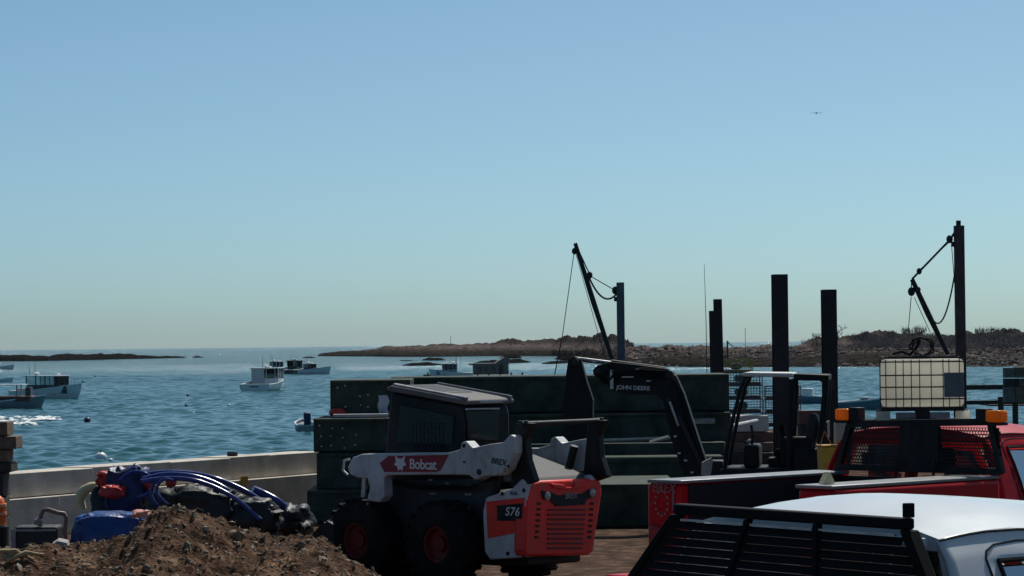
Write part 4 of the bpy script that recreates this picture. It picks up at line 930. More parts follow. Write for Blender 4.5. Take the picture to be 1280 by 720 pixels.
# ---- tank tote on a stand
def tote():
    d = 38.0; a = P(1153, 524, d); z0 = a.z; t = Thing('liquid_tote', 'cream plastic tank in a black wire cage behind the red truck', 'tank', (a.x, a.y, z0), R(-7)); o = t.o
    W2, D2 = .525, .46; H0 = .19; Ht = P(1153, 447, d).z - z0
    MB().box(-W2+.003, W2-.003, -D2+.003, D2-.003, H0-.02, Ht-.014).build('bottle', MT['cream'], o, bevel=.06, seg=4)
    MB().lathe([(.11, 0), (.11, .05), (.02, .055)], (-.02, 0, Ht-.02), 'z', 16).build('cap', MT['dark'], o)
    cage = MB(); ds = MT['dark']
    xs = [-.525, -.46, -.335, -.24, -.14, -.035, .11, .26, .335, .465, .525]
    for y in (-D2-.012, D2+.012):
        for x in xs[1:-1]: cage.tube([(x, y, .16), (x, y, Ht-.02)], .0068, 6)
        for z in (.27, .42, .57, .74): cage.tube([(-W2, y, z), (W2, y, z)], .0095, 6)
        cage.tube([(-W2+.05, y, Ht), (W2-.05, y, Ht)], .012, 6)
    for x in (-W2-.008, W2+.008):
        for k in range(7): cage.tube([(x, -D2+k*D2*2/6, .16), (x, -D2+k*D2*2/6, Ht-.02)], .0068, 6)
        for z in (.27, .42, .57, .74): cage.tube([(x, -D2, z), (x, D2, z)], .0095, 6)
    cage.tube([(-W2+.05, -D2, Ht), (-W2+.05, D2, Ht)], .012, 6); cage.tube([(W2-.05, -D2, Ht), (W2-.05, D2, Ht)], .012, 6)
    cage.build('cage', ds, o)
    MB().box(.27, .52, -D2-.03, -D2-.022, .29, .60).build('label_plate', mat('slate_plate', (.10, .15, .17), .5, var=.15), o, bevel=.004)
    MB().box(-W2, W2, -D2, D2, .115, .165).build('pallet_deck', ds, o, bevel=.008)
    for x in (-.5, 0, .5):
        for y in (-.42, .42): MB().box(x-.09, x+.09, y-.06, y+.06, .003, .114).build('pallet_foot', MT['cream'] if (x and y < 0) else ds, o, bevel=.01)
    MB().box(-.34, .34, -D2-.005, -D2+.05, .02, .10).build('drip_plate', MT['greyplate'], o, bevel=.006)
    # stand under it
    s = Thing('timber_crib', 'dark timber crib carrying the caged tank', 'crib', (a.x, a.y, 0), R(4)); n = int(z0/.2); h = z0/n
    for k in range(n):
        for sg in (-1, 1):
            if k % 2 == 0: MB().box(-.7, .7, sg*.42-.1, sg*.42+.1, k*h+.002, (k+1)*h-.002).build('timber', MT['timberdark'], s.o, bevel=.01)
            else: MB().box(sg*.5-.1, sg*.5+.1, -.6, .6, k*h+.002, (k+1)*h-.002).build('timber', MT['timberdark'], s.o, bevel=.01)
    # coil of hose lying on top
    cz = z0+Ht+.02; hc = Thing('hose_coil', 'black hose coiled on top of the caged tank', 'hose', (a.x-.05, a.y, cz), 0)
    pts = []
    for i in range(60):
        u = i/59*math.pi*5; rr = .13+.012*math.sin(i*1.7); pts.append((.06+rr*math.cos(u)+.02*math.sin(i), .12*math.sin(u*.5), .12+rr*math.sin(u)*.9))
    MB().tube(pts, .014, 6).build('hose', MT['rubber'], hc.o, smooth=True)
    MB().tube([(-.32, 0, .03), (-.2, .02, .06), (-.1, 0, .02), (-.02, -.02, .1), (.03, 0, .2)], .02, 8).build('hose_end', MT['rubber'], hc.o, smooth=True)
tote()

# ================================================================== PICKUPS
def perforated(b, poly, x, y0, y1, z0, z1, step, rr):
    # sheet with real holes on the plane x = const, clipped to cells whose centre lies in poly
    def inside(p):
        c = False; n = len(poly)
        for i in range(n):
            (a1, b1), (a2, b2) = poly[i], poly[(i+1) % n]
            if (b1 > p[1]) != (b2 > p[1]) and p[0] < (a2-a1)*(p[1]-b1)/(b2-b1)+a1: c = not c
        return c
    j = 0; z = z0
    while z < z1:
        y = y0 + (step/2 if j % 2 else 0)
        while y < y1:
            h = step/2; sq = [(h, 0), (h, h), (0, h), (-h, h), (-h, 0), (-h, -h), (0, -h), (h, -h)]
            if inside((y, z)):
                ci = [(rr*math.cos(k*math.pi/4), rr*math.sin(k*math.pi/4)) for k in range(8)]
                b.add([(x, y+a, z+c) for a, c in sq] + [(x, y+a, z+c) for a, c in ci], [(k, (k+1) % 8, 8+(k+1) % 8, 8+k) for k in range(8)])
            else: b.add([(x, y+a, z+c) for a, c in sq], [tuple(range(8))])
            y += step
        z += step; j += 1

def pickup(name, label, loc, rot, paint, wall_t, rail_z, roof_z, bed_len, hw, liner, railm):
    t = Thing(name, label, 'pickup truck', loc, rot, 'pickup trucks parked side by side'); o = t.o
    gl = glass('car_glass', (.55, .62, .62), 1.5) if paint.name.startswith('white') else glass('car_glass_clear', (.9, .93, .93), 1.4)
    x0 = 0.0; bz = .55; belt = roof_z-.62
    # bed
    for sy in (1, -1):
        y1 = sy*hw; y0 = sy*(hw-wall_t)
        side = [( -bed_len-.05, bz), (-1.62, bz), (-1.55, .78), (-1.35, 1.0), (-.85, 1.0), (-.65, .78), (-.58, bz), (-.04, bz), (-.04, rail_z), (-bed_len-.05, rail_z)]
        MB().prism(side, y0, y1).build('bed_side', paint, o, bevel=.03)
        MB().box(-bed_len+.04, -.05, y0-sy*.012, y0-sy*.002, .80, rail_z-.012).build('bed_liner', liner, o)
        MB().box(-bed_len-.06, -.03, y0-sy*.02, y1-sy*.015, rail_z+.002, rail_z+.03).build('rail_cap', railm, o, bevel=.01)
    MB().box(-bed_len-.03, -.04, -hw+wall_t, hw-wall_t, .70, .79).build('bed_floor', liner, o)
    MB().box(-.09, -.03, -hw+wall_t+.004, hw-wall_t-.004, .79, rail_z-.01).build('bed_front', liner, o)
    MB().box(-bed_len-.75, -bed_len-.06, -hw+.22, hw-.22, .72, .79).build('tailgate', paint, o, bevel=.02)
    MB().box(-bed_len-.22, -bed_len-.04, -hw+.05, hw-.05, .45, .62).build('rear_bumper', MT['steel'], o, bevel=.03)
    # cab lower body and bonnet
    MB().prism([(0, .5), (2.42, .5), (2.42, belt-.02), (0, belt)], -hw, hw).build('cab_body', paint, o, bevel=.04)
    MB().prism([(2.425, .55), (3.75, .55), (3.78, .95), (3.7, belt-.16), (2.425, belt-.03)], -hw, hw).build('bonnet', paint, o, bevel=.08)
    MB().box(3.76, 3.83, -hw*.7, hw*.7, .62, .95).build('grille', MT['dark'], o, bevel=.02)
    for sy in (1, -1): MB().box(3.74, 3.80, sy*hw*.9-.14, sy*hw*.9+.14 if sy < 0 else sy*hw*.9+.05, .75, .95).build('headlight', MT['lens'], o, bevel=.02)
    for x in (-1.1, 2.95):
        for sy in (1, -1): wheel(t, x, sy*(hw-.13), .39, .25, MT['steel'], sy, 30)
    # greenhouse
    tw = hw-.25; ty = hw-.02
    def yw(z): return ty + (tw-ty)*(z-belt)/(roof_z-.10-belt)
    zr = lambda x: roof_z-.10 - .035*max(0, (.42-x)/.4)**2 - .15*max(0, (x-.35)/1.55)**1.5
    rows = []; n = 16
    for i in range(n+1):
        x = .06 + (1.90-.06)*i/n; z = zr(x); row = []
        for j in range(13):
            v = -1+2*j/12; row.append((x, v*tw, z + (.07 + .03*min(1, (x-.06)/.45))*(1-abs(v)**2.6)))
        rows.append(row)
    rm = MB().grid(rows)
    rm.grid([[(p[0], p[1], p[2]-.045) for p in r] for r in rows])
    for r in (rows[0], rows[-1]): rm.grid([r, [(p[0], p[1], r[0][2]-.045) for p in r]])
    for j in (0, 12): rm.grid([[r[j] for r in rows], [(r[j][0], r[j][1], r[j][2]-.045) for r in rows]])
    roof = rm.build('roof', paint, o, smooth=True)
    # side skins with window openings, from the roof edge down to the belt
    ST = [(.06, -.005), (.10, .06), (.15, .13), (.21, .21), (.29, .305), (.45, .46), (.65, .67), (.85, .88), (1.06, 1.10), (1.15, 1.22), (1.35, 1.50), (1.60, 1.90), (1.80, 2.28), (1.90, 2.42)]
    FL = [0, .03, .07, .12, .17, .21, .45, .7, .985, 1.0]
    def sp(k, f, sy, off=0.0):
        xt, xb = ST[k] if isinstance(k, int) else k
        x = xt+(xb-xt)*f; z = zr(xt)*(1-f)+(belt-.012)*f
        e = min(1, f/.12); y = tw*(1-e) + e*yw(z) + .022*math.sin(math.pi*min(1, f*1.02)) + off
        return (x, sy*y, z)
    for sy in (1, -1):
        b = MB(); vs = [sp(k, f, sy) for k in range(len(ST)) for f in FL]; nf = len(FL); fs = []
        for k in range(len(ST)-1):
            for j in range(nf-1):
                win = 5 <= j <= 7 and (4 <= k <= 7 or 9 <= k <= 11)
                if not win: fs.append((k*nf+j, k*nf+j+1, (k+1)*nf+j+1, (k+1)*nf+j))
        b.add(vs, fs); sk = b.build('cab_side', paint, o, smooth=True)
        so = sk.modifiers.new('thickness', 'SOLIDIFY'); so.thickness = .02; so.offset = -1 if sy > 0 else -1
        dkm = MT['dark']
        MB().tube([sp(k, .012, sy, .001) for k in range(len(ST))], .005, 5).build('roof_seam', dkm, sk, smooth=True)
        dp = [sp((.235, .245), f, sy, .0) for f in (.98, .6, .3, .19)] + [sp((.25, .26), .14, sy), sp((.30, .31), .105, sy), sp((.42, .43), .09, sy)] + [sp(k, .085, sy) for k in range(6, 14)]
        MB().tube(dp, .0055, 5).build('door_gap', dkm, sk, smooth=True)
        for k0, k1 in ((4, 8), (9, 12)):
            lp = [sp(k, .21, sy) for k in range(k0, k1+1)] + [sp(k1, f, sy) for f in (.45, .7, .985)] + [sp(k, .985, sy) for k in range(k1-1, k0-1, -1)] + [sp(k0, f, sy) for f in (.7, .45, .21)]
            MB().tube(lp, .011, 6).build('window_seal', dkm, sk, smooth=True)
    # pillars
    def pil(xb0, xb1, xt0, xt1, zt, m, nm_, outw=.008, th=.05):
        for sy in (1, -1):
            za, zb = belt-.01, zt
            MB().hexa([(xb0, sy*(yw(za)+outw), za), (xb1, sy*(yw(za)+outw), za), (xb1, sy*(yw(za)-th), za), (xb0, sy*(yw(za)-th), za)],
                      [(xt0, sy*(yw(zb)+outw), zb), (xt1, sy*(yw(zb)+outw), zb), (xt1, sy*(yw(zb)-th), zb), (xt0, sy*(yw(zb)-th), zb)]).build(nm_, m, o, bevel=.008)
    pil(.01, .20, .065, .17, zr(.1)-.045, paint, 'rear_pillar', -.022)
    pil(1.115, 1.205, 1.075, 1.135, zr(1.1)-.14, MT['dark'], 'middle_pillar', .026)
    def pane(pts, nm_):
        MB().add(pts, [tuple(range(len(pts)))]).build(nm_, gl, o)
    for sy in (1, -1):
        zt = zr(.6)-.13
        pane([(.33, sy*(yw(belt)-.012), belt), (1.1, sy*(yw(belt)-.012), belt), (1.06, sy*(yw(zt)-.012), zt), (.29, sy*(yw(zr(.3)-.13)-.012), zr(.3)-.13)], 'side_window')
        pane([(1.22, sy*(yw(belt)-.012), belt), (2.30, sy*(yw(belt)-.012), belt), (1.80, sy*(yw(zr(1.8)-.13)-.012), zr(1.8)-.13), (1.15, sy*(yw(zt)-.012), zt)], 'side_window')
    pane([(.0, -ty+.15, belt+.02), (.0, ty-.15, belt+.02), (.11, tw-.08, zr(.1)-.05), (.11, -tw+.08, zr(.1)-.05)], 'rear_window')
    pane([(2.42, -ty+.1, belt), (2.42, ty-.1, belt), (1.88, tw-.06, zr(1.88)-.04), (1.88, -tw+.06, zr(1.88)-.04)], 'windscreen')
    MB().box(.04, .16, -tw+.06, tw-.06, zr(.1)-.05, zr(.1)-.004).build('rear_header', paint, o, bevel=.01)
    MB().box(.045, .062, -.16, .16, zr(.1)-.03, zr(.1)-.008).build('brake_lamp', mat('lamp_red', (.3, .01, .01), .3), o)
    for y in (-.42, .42):
        st = MB().prism([(1.05, .7), (1.55, .7), (1.55, .95), (1.2, .95), (1.05, belt+.12), (.95, belt+.12)], y-.25, y+.25).build('seat', MT['liner'], o, bevel=.04)
        MB().box(.93, 1.02, y-.13, y+.13, belt+.15, belt+.36).build('headrest', MT['liner'], st, bevel=.04)
    return t, belt, zr, tw, ty

# ---- red truck
def red_truck():
    fa, ne = P(808, 604, 23.2), P(1043, 613, 21.8)
    lat = (ne-fa); lat.z = 0; hw = lat.length/2; lat.normalize(); ax = Vector((-lat.y, lat.x, 0))
    RZ = 1.45; bed = 1.98
    c = (fa+ne)/2 + ax*(bed+.05); c.z = 0; rot = math.atan2(ax.y, ax.x)
    t, belt, zr, tw, ty = pickup('pickup_truck', 'red pickup truck with amber lamps on a mesh cab guard and open bed', c, rot, MT['redcar'], .36, RZ, 1.90, bed, hw, MT['liner'], MT['railcap'])
    o = t.o; dk = MT['dark']
    # rear end marks on the far bed side
    xe = -bed-.052
    q = t.on('x', xe-.012, [(830, 610)])[0]; text('BREX', .105, mat('faded_letter', (.30, .10, .10), .5), o, q, (0, -1, 0), (0, 0, 1), .003, shear=.15)
    q = t.on('x', xe-.012, [(827, 629)])[0]
    ring = MB()
    for k in range(12):
        a = k*math.pi/6; ring.lathe([(.010, 0), (.010, -.004)], (xe-.010, q.y+.07*math.cos(a), q.z+.095*math.sin(a)), 'x', 6)
    ring.build('emblem_ring', MT['lettergrey'], o)
    MB().box(xe-.008, xe-.001, hw-.30, hw-.30+.012, RZ-.2, RZ-.05).build('pale_strip', MT['greyplate'], o)
    for sy in (1, -1): MB().box(xe-.03, xe-.002, sy*(hw-.10)-.06, sy*(hw-.10)+.06, .85, 1.12).build('tail_lamp', mat('lamp_red', (.3, .01, .01), .3), o, bevel=.015)
    # cab guard
    gx = -.03; A = t.yz(gx, [(1064, 527), (1238, 524), (1252, 592), (1046, 592)])
    (ya, za), (yb, zb), (yc, zc), (yd, zd) = A
    g = MB()
    def bar(p, q_, w_=.05, x0=gx-.025, x1=gx+.025):
        (a1, b1), (a2, b2) = p, q_; L_ = math.hypot(a2-a1, b2-b1); nx, nz = -(b2-b1)/L_*w_/2, (a2-a1)/L_*w_/2
        g.hexa([(x0, a1-nx, b1-nz), (x0, a1+nx, b1+nz), (x0, a2+nx, b2+nz), (x0, a2-nx, b2-nz)], [(x1, a1-nx, b1-nz), (x1, a1+nx, b1+nz), (x1, a2+nx, b2+nz), (x1, a2-nx, b2-nz)])
    bar((ya+.02, za-.02), (yb-.02, zb-.02), .055); bar((ya, za), (yd, zd), .05, gx-.024, gx+.024); bar((yb, zb), (yc, zc), .05, gx-.024, gx+.024); bar((yd, RZ+.06), (yc, RZ+.06), .05, gx-.023, gx+.023)
    guard = g.build('cab_guard', dk, o)
    m1 = t.yz(gx, [(1128, 527), (1128, 590), (1174, 590), (1174, 527)])
    MB().prism(m1, gx-.012, gx+.012, 'x').build('solid_panel', dk, guard)
    zlo, zhi = RZ+.085, min(za, zb)-.045
    for (pl, nm_) in (([(1066, 531), (1128, 530), (1128, 590), (1058, 590)], 'mesh_panel'), ([(1174, 529), (1238, 528), (1250, 590), (1174, 590)], 'mesh_panel')):
        pp = t.yz(gx, pl); ys = [p[0] for p in pp]; b = MB(); inset = [(sum(ys)/4 + (p[0]-sum(ys)/4)*.9, p[1]) for p in pp]
        perforated(b, inset, gx, min(ys)+.0, max(ys), zlo, zhi, .0275, .0108); b.build(nm_, dk, guard)
    for (yy, sg) in ((ya, 1), (yb, -1)):
        zb_ = (za+zb)/2
        MB().box(gx-.05, gx+.05, yy-.06*sg-.05, yy-.06*sg+.05, zb_-.01, zb_+.10).build('lamp_bracket', dk, guard, bevel=.008)
        lm = MB().box(gx-.06, gx+.06, yy+.06*sg-.07, yy+.06*sg+.07, zb_-.005, zb_+.088).build('amber_lamp', MT['amber'], o, bevel=.018)
        MB().box(gx-.055, gx+.055, yy+.06*sg-.068, yy+.06*sg+.068, zb_-.03, zb_-.006).build('lamp_base', dk, lm)
    for px in (1125, 1172):
        q = t.on('x', gx, [(px, 586)])[0]; MB().tube([(gx-.06, q.y, RZ-.04), (gx-.05, q.y, RZ+.08), (gx-.02, q.y+.02, RZ+.12)], .012, 6).build('strap_hook', dk, o)
    # spare: a cream bracket on the near rail
    a = t.on('z', RZ+.032, [(1034, 605)])[0]
    k = Thing('wood_wedge', 'pale wooden wedge lying on the red truck bed rail', 'wedge', t.o.location + Vector((a.x*t.c-a.y*t.sn, a.x*t.sn+a.y*t.c, RZ+.034)), rot)
    MB().prism([(-.07, 0), (.06, 0), (0, .09)], -.03, .03).build('wedge', MT['foam'], k.o, bevel=.004)
    return t
RED = red_truck()

# ---- white truck
def white_truck():
    fa, ne = P(846, 628, 12.0), P(1136, 646, 10.83)
    lat = ne-fa; lat.z = 0; hwr = lat.length/2; lat.normalize(); ax = Vector((-lat.y, lat.x, 0)); c = (fa+ne)/2; c.z = 0; rot = math.atan2(ax.y, ax.x)
    t, belt, zr, tw, ty = pickup('pickup_truck', 'white pickup truck with black louvred rack, closest to the camera', c + ax*.06, rot, mat('white_car_paint', (.74, .75, .75), .3, var=.05, scale=1.5, coat=.5), .10, 1.38, 1.945, 2.0, .98, MT['liner'], MT['dark'])
    o = t.o; dk = mat('matte_black', (.006, .007, .009), .75, var=.3, spec=.12); gx = -.09
    A = t.yz(gx, [(848, 629), (1136, 648), (1168, 722), (800, 722)])
    (ya, za), (yb, zb), (yc, zc), (yd, zd) = A
    zt = (za+zb)/2; zbm = 1.40
    k = (zt-zbm)/(zt-(zc+zd)/2); wl, wr = ya+(yd-ya)*k, yb+(yc-yb)*k
    rack = MB(); rack.hexa([(gx-.03, yb, zt-.042), (gx-.03, ya, zt-.042), (gx+.03, ya, zt-.042), (gx+.03, yb, zt-.042)], [(gx-.03, yb, zt), (gx-.03, ya, zt), (gx+.03, ya, zt), (gx+.03, yb, zt)])
    top = rack.build('rack_frame', dk, o, bevel=.008)
    for (y0, y1) in ((ya, wl), (yb, wr)):
        MB().hexa([(gx-.028, y1-.025, zbm), (gx-.028, y1+.025, zbm), (gx+.028, y1+.025, zbm), (gx+.028, y1-.025, zbm)], [(gx-.028, y0-.025, zt-.043), (gx-.028, y0+.025, zt-.043), (gx+.028, y0+.025, zt-.043), (gx+.028, y0-.025, zt-.043)]).build('rack_post', dk, top, bevel=.006)
    MB().box(gx-.03, gx+.03, wr-.03, wl+.03, zbm-.05, zbm-.002).build('rack_foot', dk, top, bevel=.008)
    MB().box(gx-.02, gx+.02, yb-.012, yb+.014, zt+.002, zt+.055).build('stake', dk, top, bevel=.004)
    nl = 13
    for i in range(nl):
        u = (i+.6)/nl; z = zt-.06 + (zbm-(zt-.06))*u; l_, r_ = ya+(wl-ya)*u-.03, yb+(wr-yb)*u+.03
        MB().hexa([(gx-.026, r_, z-.020), (gx-.026, l_, z-.020), (gx-.020, l_, z-.020), (gx-.020, r_, z-.020)], [(gx-.016, r_, z+.010), (gx-.016, l_, z+.010), (gx-.010, l_, z+.010), (gx-.010, r_, z+.010)]).build('louvre', dk, top)
    for i, (f0, f1) in enumerate(((.04, .33), (.36, .63), (.66, .97))):
        yA, yB = ya+(yb-ya)*f0, ya+(yb-ya)*f1; MB().box(gx-.034, gx-.024, min(yA, yB), max(yA, yB), zt-.066, zt-.058).build('pale_strip', MT['steel'], top)  # bright strips stand in for reflections along the louvre frame
    for f_ in (.34, .64):
        y0, y1 = ya+(yb-ya)*f_, wl+(wr-wl)*f_
        MB().hexa([(gx-.030, y1-.012, zbm), (gx-.030, y1+.012, zbm), (gx-.001, y1+.012, zbm), (gx-.001, y1-.012, zbm)], [(gx-.030, y0-.012, zt-.043), (gx-.030, y0+.012, zt-.043), (gx-.001, y0+.012, zt-.043), (gx-.001, y0-.012, zt-.043)]).build('rack_upright', dk, top)
white_truck()

# ================================================================== THE LEFT HEAP
# ---- dirt mound
CUB = [(0, 0, 1.1), (.9, 0, .45), (.28, .86, .45), (-.73, .53, .45), (-.73, -.53, .45), (.28, -.86, .45), (.73, .53, -.45), (-.28, .86, -.45), (-.9, 0, -.45), (-.28, -.86, -.45), (.73, -.53, -.45), (0, 0, -1.1)]
CUF = [(0, 1, 2), (0, 2, 3), (0, 3, 4), (0, 4, 5), (0, 5, 1), (1, 6, 2), (2, 7, 3), (3, 8, 4), (4, 9, 5), (5, 10, 1), (6, 7, 2), (7, 8, 3), (8, 9, 4), (9, 10, 5), (10, 6, 1), (11, 7, 6), (11, 8, 7), (11, 9, 8), (11, 10, 9), (11, 6, 10)]
def mound():
    rows = []; crest = [(-60, 700), (0, 690), (60, 690), (100, 690), (140, 685), (166, 671), (182, 652), (194, 638), (210, 633), (232, 637), (255, 648), (300, 662), (345, 668), (390, 676), (420, 692), (450, 722), (500, 760)]
    n = 190
    for i in range(n):
        px = -60 + 560*i/(n-1); yc = lerp_prof(crest, px)[1]; z = max(0, P(px, yc, 29.0).z); row = []
        for j in range(90):
            v = j/89; y = 24.2 + 7.6*v; x = X(px, 29.0) + (y-29)*.02
            s = math.exp(-((y-29.0)/(1.75 if y < 29 else .95))**2)
            base = max(0, P(0, 720, 29).z*0)
            h = z*s + (.05 if s > .05 else 0)
            nn = fbm(x*1.1, y*1.1, 2, 5); n2 = fbm(x*5, y*5, 7, 4)
            row.append((x, y, max(-.05, h + (.10*nn*min(1, s*2)) + .065*n2*min(1, s*4) + .03*fbm(x*13, y*13, 4, 3)*min(1, s*4) - .03)))
        rows.append(row)
    o = MB().grid(rows).build('dirt_mound', soil); tag(o, 'brown dirt mound with roots and stones in front of the tarps', 'mound')
    rnd = random.Random(9); b = MB()
    for k in range(4200):
        i = rnd.randrange(5, n-5); j = rnd.randrange(8, 86); x, y, z = rows[i][j]
        r = rnd.uniform(.008, .026)*(1 if rnd.random() < .94 else rnd.uniform(2, 3.6))
        q = Matrix.Rotation(rnd.random()*6.28, 3, Vector((rnd.gauss(0, 1), rnd.gauss(0, 1), rnd.gauss(0, 1))).normalized()); sc = Vector((rnd.uniform(.7, 1.6), rnd.uniform(.6, 1.1), rnd.uniform(.4, .8)))
        vs = []
        for u in CUB:
            p_ = q @ Vector((u[0]*sc.x, u[1]*sc.y, u[2]*sc.z)); vs.append((x+p_.x*r*rnd.uniform(.8, 1.2), y+p_.y*r*rnd.uniform(.8, 1.2), z+p_.z*r*rnd.uniform(.8, 1.2)))
        b.add(vs, CUF)
    o = b.build('clods', mat('clod', (.13, .085, .055), .95, var=.75, scale=5, tint=(.40, .31, .22))); tag(o, 'small clods and pebbles covering the dirt mound', 'clods', kind='stuff')
    b = MB()
    for k in range(500):
        i = rnd.randrange(5, n-5); j = rnd.randrange(8, 86); x, y, z = rows[i][j]; a = rnd.random()*6.28; L_ = rnd.uniform(.04, .16)
        b.tube([(x, y, z), (x+math.cos(a)*L_*.5, y+math.sin(a)*L_*.5, z+.03), (x+math.cos(a)*L_, y+math.sin(a)*L_, z+rnd.uniform(0, .05))], .0045, 4)
    o = b.build('roots', mat('root', (.20, .14, .09), .9, var=.4)); tag(o, 'thin pale roots sticking out of the dirt mound', 'roots', kind='stuff')
    return rows
MR = mound()
def mz(px, d):
    x = X(px, d); best = min((abs(p[0]-x)+abs(p[1]-d), p[2]) for r in MR for p in r); return best[1]
def slab(name, label, px, d, pts, th, m, rz=0, tilt=0.0, cat='wood'):
    p = P(px, 700, d); t = Thing(name, label, cat, (p.x, d, mz(px, d)), rz)
    ob = MB().prism(pts, -th/2, th/2).build('piece', m, t.o, bevel=.006); ob.rotation_euler = (tilt, 0, 0)
tan = mat('split_wood', (.34, .24, .13), .8, var=.35, scale=12, bump=.4)
slab('wood_slab', 'pointed yellowish wood slab stuck upright in the dirt', 120, 27.3, [(-.06, -.1), (.10, -.1), (.02, .12), (-.05, .2), (-.10, .16)], .04, tan, R(10), .3)
slab('wood_slab', 'flat tan wood scrap beside the pointed slab', 141, 27.3, [(-.08, -.06), (.09, -.06), (.10, .07), (-.02, .05)], .03, tan, R(-15), .5)
slab('stone', 'pale grey stone on the dirt near the pipe frame', 76, 29.0, [(-.09, -.02), (.0, -.04), (.10, -.02), (.07, .07), (-.02, .09), (-.08, .05)], .12, mat('pale_stone', (.36, .34, .31), .9, var=.2), 0, .2, 'stone')
for k, (a, b, lab) in enumerate([((-6, 690), (42, 700), 'long pale branch lying on the dirt at the left edge'), ((2, 698), (30, 706), 'short pale branch below the long one'), ((8, 704), (55, 694), 'crooked pale branch crossing the long one')]):
    p, q = P(a[0], a[1], 28.2), P(b[0], b[1], 28.3); p.z = max(p.z, mz(a[0], 28.2)+.02); q.z = max(q.z, mz(b[0], 28.3)+.02); mid = (p+q)/2 + Vector((0, 0, .05))
    o = MB().tube([(0, 0, 0), tuple((mid-p)*.6), tuple(mid-p), tuple(q-p)], [.028, .022, .024, .014], 7).build('branch', tan, None, smooth=True); o.location = p; tag(o, lab, 'branch', 'branches on the dirt')

# ---- stacked timber blocks and orange drum at the left edge
d = 37.0
blocks = [(-30, 9, 527.5, 545, 'topmost dark brown timber block in the pile at the left edge'), (-30, 20, 545.6, 562, 'wide brown timber block, second in the pile at the left edge'), (-30, 9, 562.5, 578, 'narrow brown timber block, third in the pile at the left edge'), (-30, 14, 578.5, 591, 'brown timber block above the post in the pile at the left edge'), (-30, 4, 591.5, 622, 'dark timber block, fifth in the pile at the left edge'), (-30, 4, 622.5, 648, 'dark timber block, sixth in the pile at the left edge'), (-30, 4, 648.5, 691, 'lowest dark timber block in the pile at the left edge')]
for (a, b, y0, y1, lab) in blocks:
    p, q = P(a, y1, d), P(b, y1, d); H = P(0, y0, d).z-p.z
    t = Thing('timber_block', lab, 'timber', (p.x, p.y, max(0.002, p.z)), 0, 'timber blocks piled at the left edge'); MB().box(0, q.x-p.x, 0, .5, .002, H).build('block', MT['timber'] if y1 < 580 else MT['timberdark'], t.o, bevel=.012)
p = P(-8, 655, 33.5); t = Thing('traffic_drum', 'orange ribbed drum cut by the left edge', 'drum', (p.x, p.y, 0), 0)
zt = P(0, 620, 33.5).z; zb = P(0, 656, 33.5).z
MB().lathe([(.17, .003), (.17, zb-.02)], (0, 0, 0), 'z', 20).build('base', MT['dark'], t.o)
MB().lathe([(.145, zb), (.14, zb+(zt-zb)*.3), (.15, zb+(zt-zb)*.34), (.13, zb+(zt-zb)*.6), (.14, zb+(zt-zb)*.64), (.115, zt-.03), (.08, zt)], (0, 0, 0), 'z', 20).build('body', MT['orange'], t.o, smooth=True)
for f_ in (.35, .64): MB().lathe([(.150, 0), (.150, .03)], (0, 0, zb+(zt-zb)*f_), 'z', 20).build('rib', mat('pale_orange', (.8, .35, .2), .5), t.o)

# ---- pipe framed compactor
d = 31.2; p = P(45, 690, d); t = Thing('plate_compactor', 'dark engine unit with a bent pipe frame, left of the blue tarp', 'machine', (p.x, p.y, 0), 0)
L = lambda px, py, dy=0: tuple(t.tol(P(px, py, d+dy)))
b0 = L(16, 692); b1 = L(72, 658)
MB().box(b0[0], b1[0], 0, .4, .02, b1[2]).build('body', MT['darksteel'], t.o, bevel=.03)
MB().box(b0[0]+.02, b1[0]-.02, -.012, -.001, b1[2]-.05, b1[2]-.03).build('trim', MT['greyplate'], t.o)
pipe = mat('pipe_brown', (.16, .11, .085), .5, var=.3)
MB().tube([L(50, 658), L(51, 645), L(54, 638), L(60, 637), L(72, 641), L(80, 642), L(83.5, 648), L(81, 665), L(83, 676), L(90, 688)], .024, 8).build('pipe_handle', pipe, t.o, smooth=True)
MB().tube([L(50, 658, .35), L(51, 645, .35), L(54, 638, .35), L(60, 637, .35)], .024, 8).build('pipe_handle', pipe, t.o, smooth=True)
MB().lathe([(.04, 0), (.05, .05), (.02, .08)], L(48, 656), 'z', 12).build('filler_cap', MT['greyplate'], t.o)
MB().box(L(14, 690)[0], L(20, 690)[0], -.03, -.013, .12, b1[2]-.02).build('side_strut', MT['greyplate'], t.o)

# ---- tarps, bag, hoses
def lump(name, label, cat, px, py, d, sx, sy, sz, m, seed, sq=.6, nz=.35, fr=3.0, grp=None, zbase=None, fold=0.05):
    c = P(px, py, d); rows = []; nu, nv = 44, 22; b = MB()
    for i in range(nv+1):
        th = math.pi*i/nv; row = []
        for k in range(nu+1):
            a = 2*math.pi*(k % nu)/nu; ct, st = math.cos(th), math.sin(th)
            f = lambda q: math.copysign(abs(q)**sq, q)
            x, y, z = f(st)*f(math.cos(a)), f(st)*f(math.sin(a)), f(ct)
            n_ = fbm(x*fr*.5+seed, y*fr*.5, z*fr*.5, 3); r_ = abs(fbm(x*fr+seed, y*fr+3, z*fr, 4))
            g = 1 + nz*n_ - fold*4*r_
            row.append((x*sx*g, y*sy*g, z*sz*g))
        rows.append(row)
    o = b.grid(rows).build(name, m, None, smooth=True)
    bm = bmesh.new(); bm.from_mesh(o.data); bmesh.ops.remove_doubles(bm, verts=bm.verts, dist=1e-4); bm.to_mesh(o.data); bm.free()
    o.location = c; tag(o, label, cat, grp); return o
lump('blue_tarp', 'bright blue folded tarp at the foot of the heap', 'tarp', 137, 662, 31.6, .40, .35, .20, MT['blue'], 1, .45, .18, 2.0)
lump('navy_tarp', 'crumpled navy tarp standing up in the heap', 'tarp', 160, 612, 32.6, .25, .3, .27, MT['navy'], 2, .5, .25, 2.4)
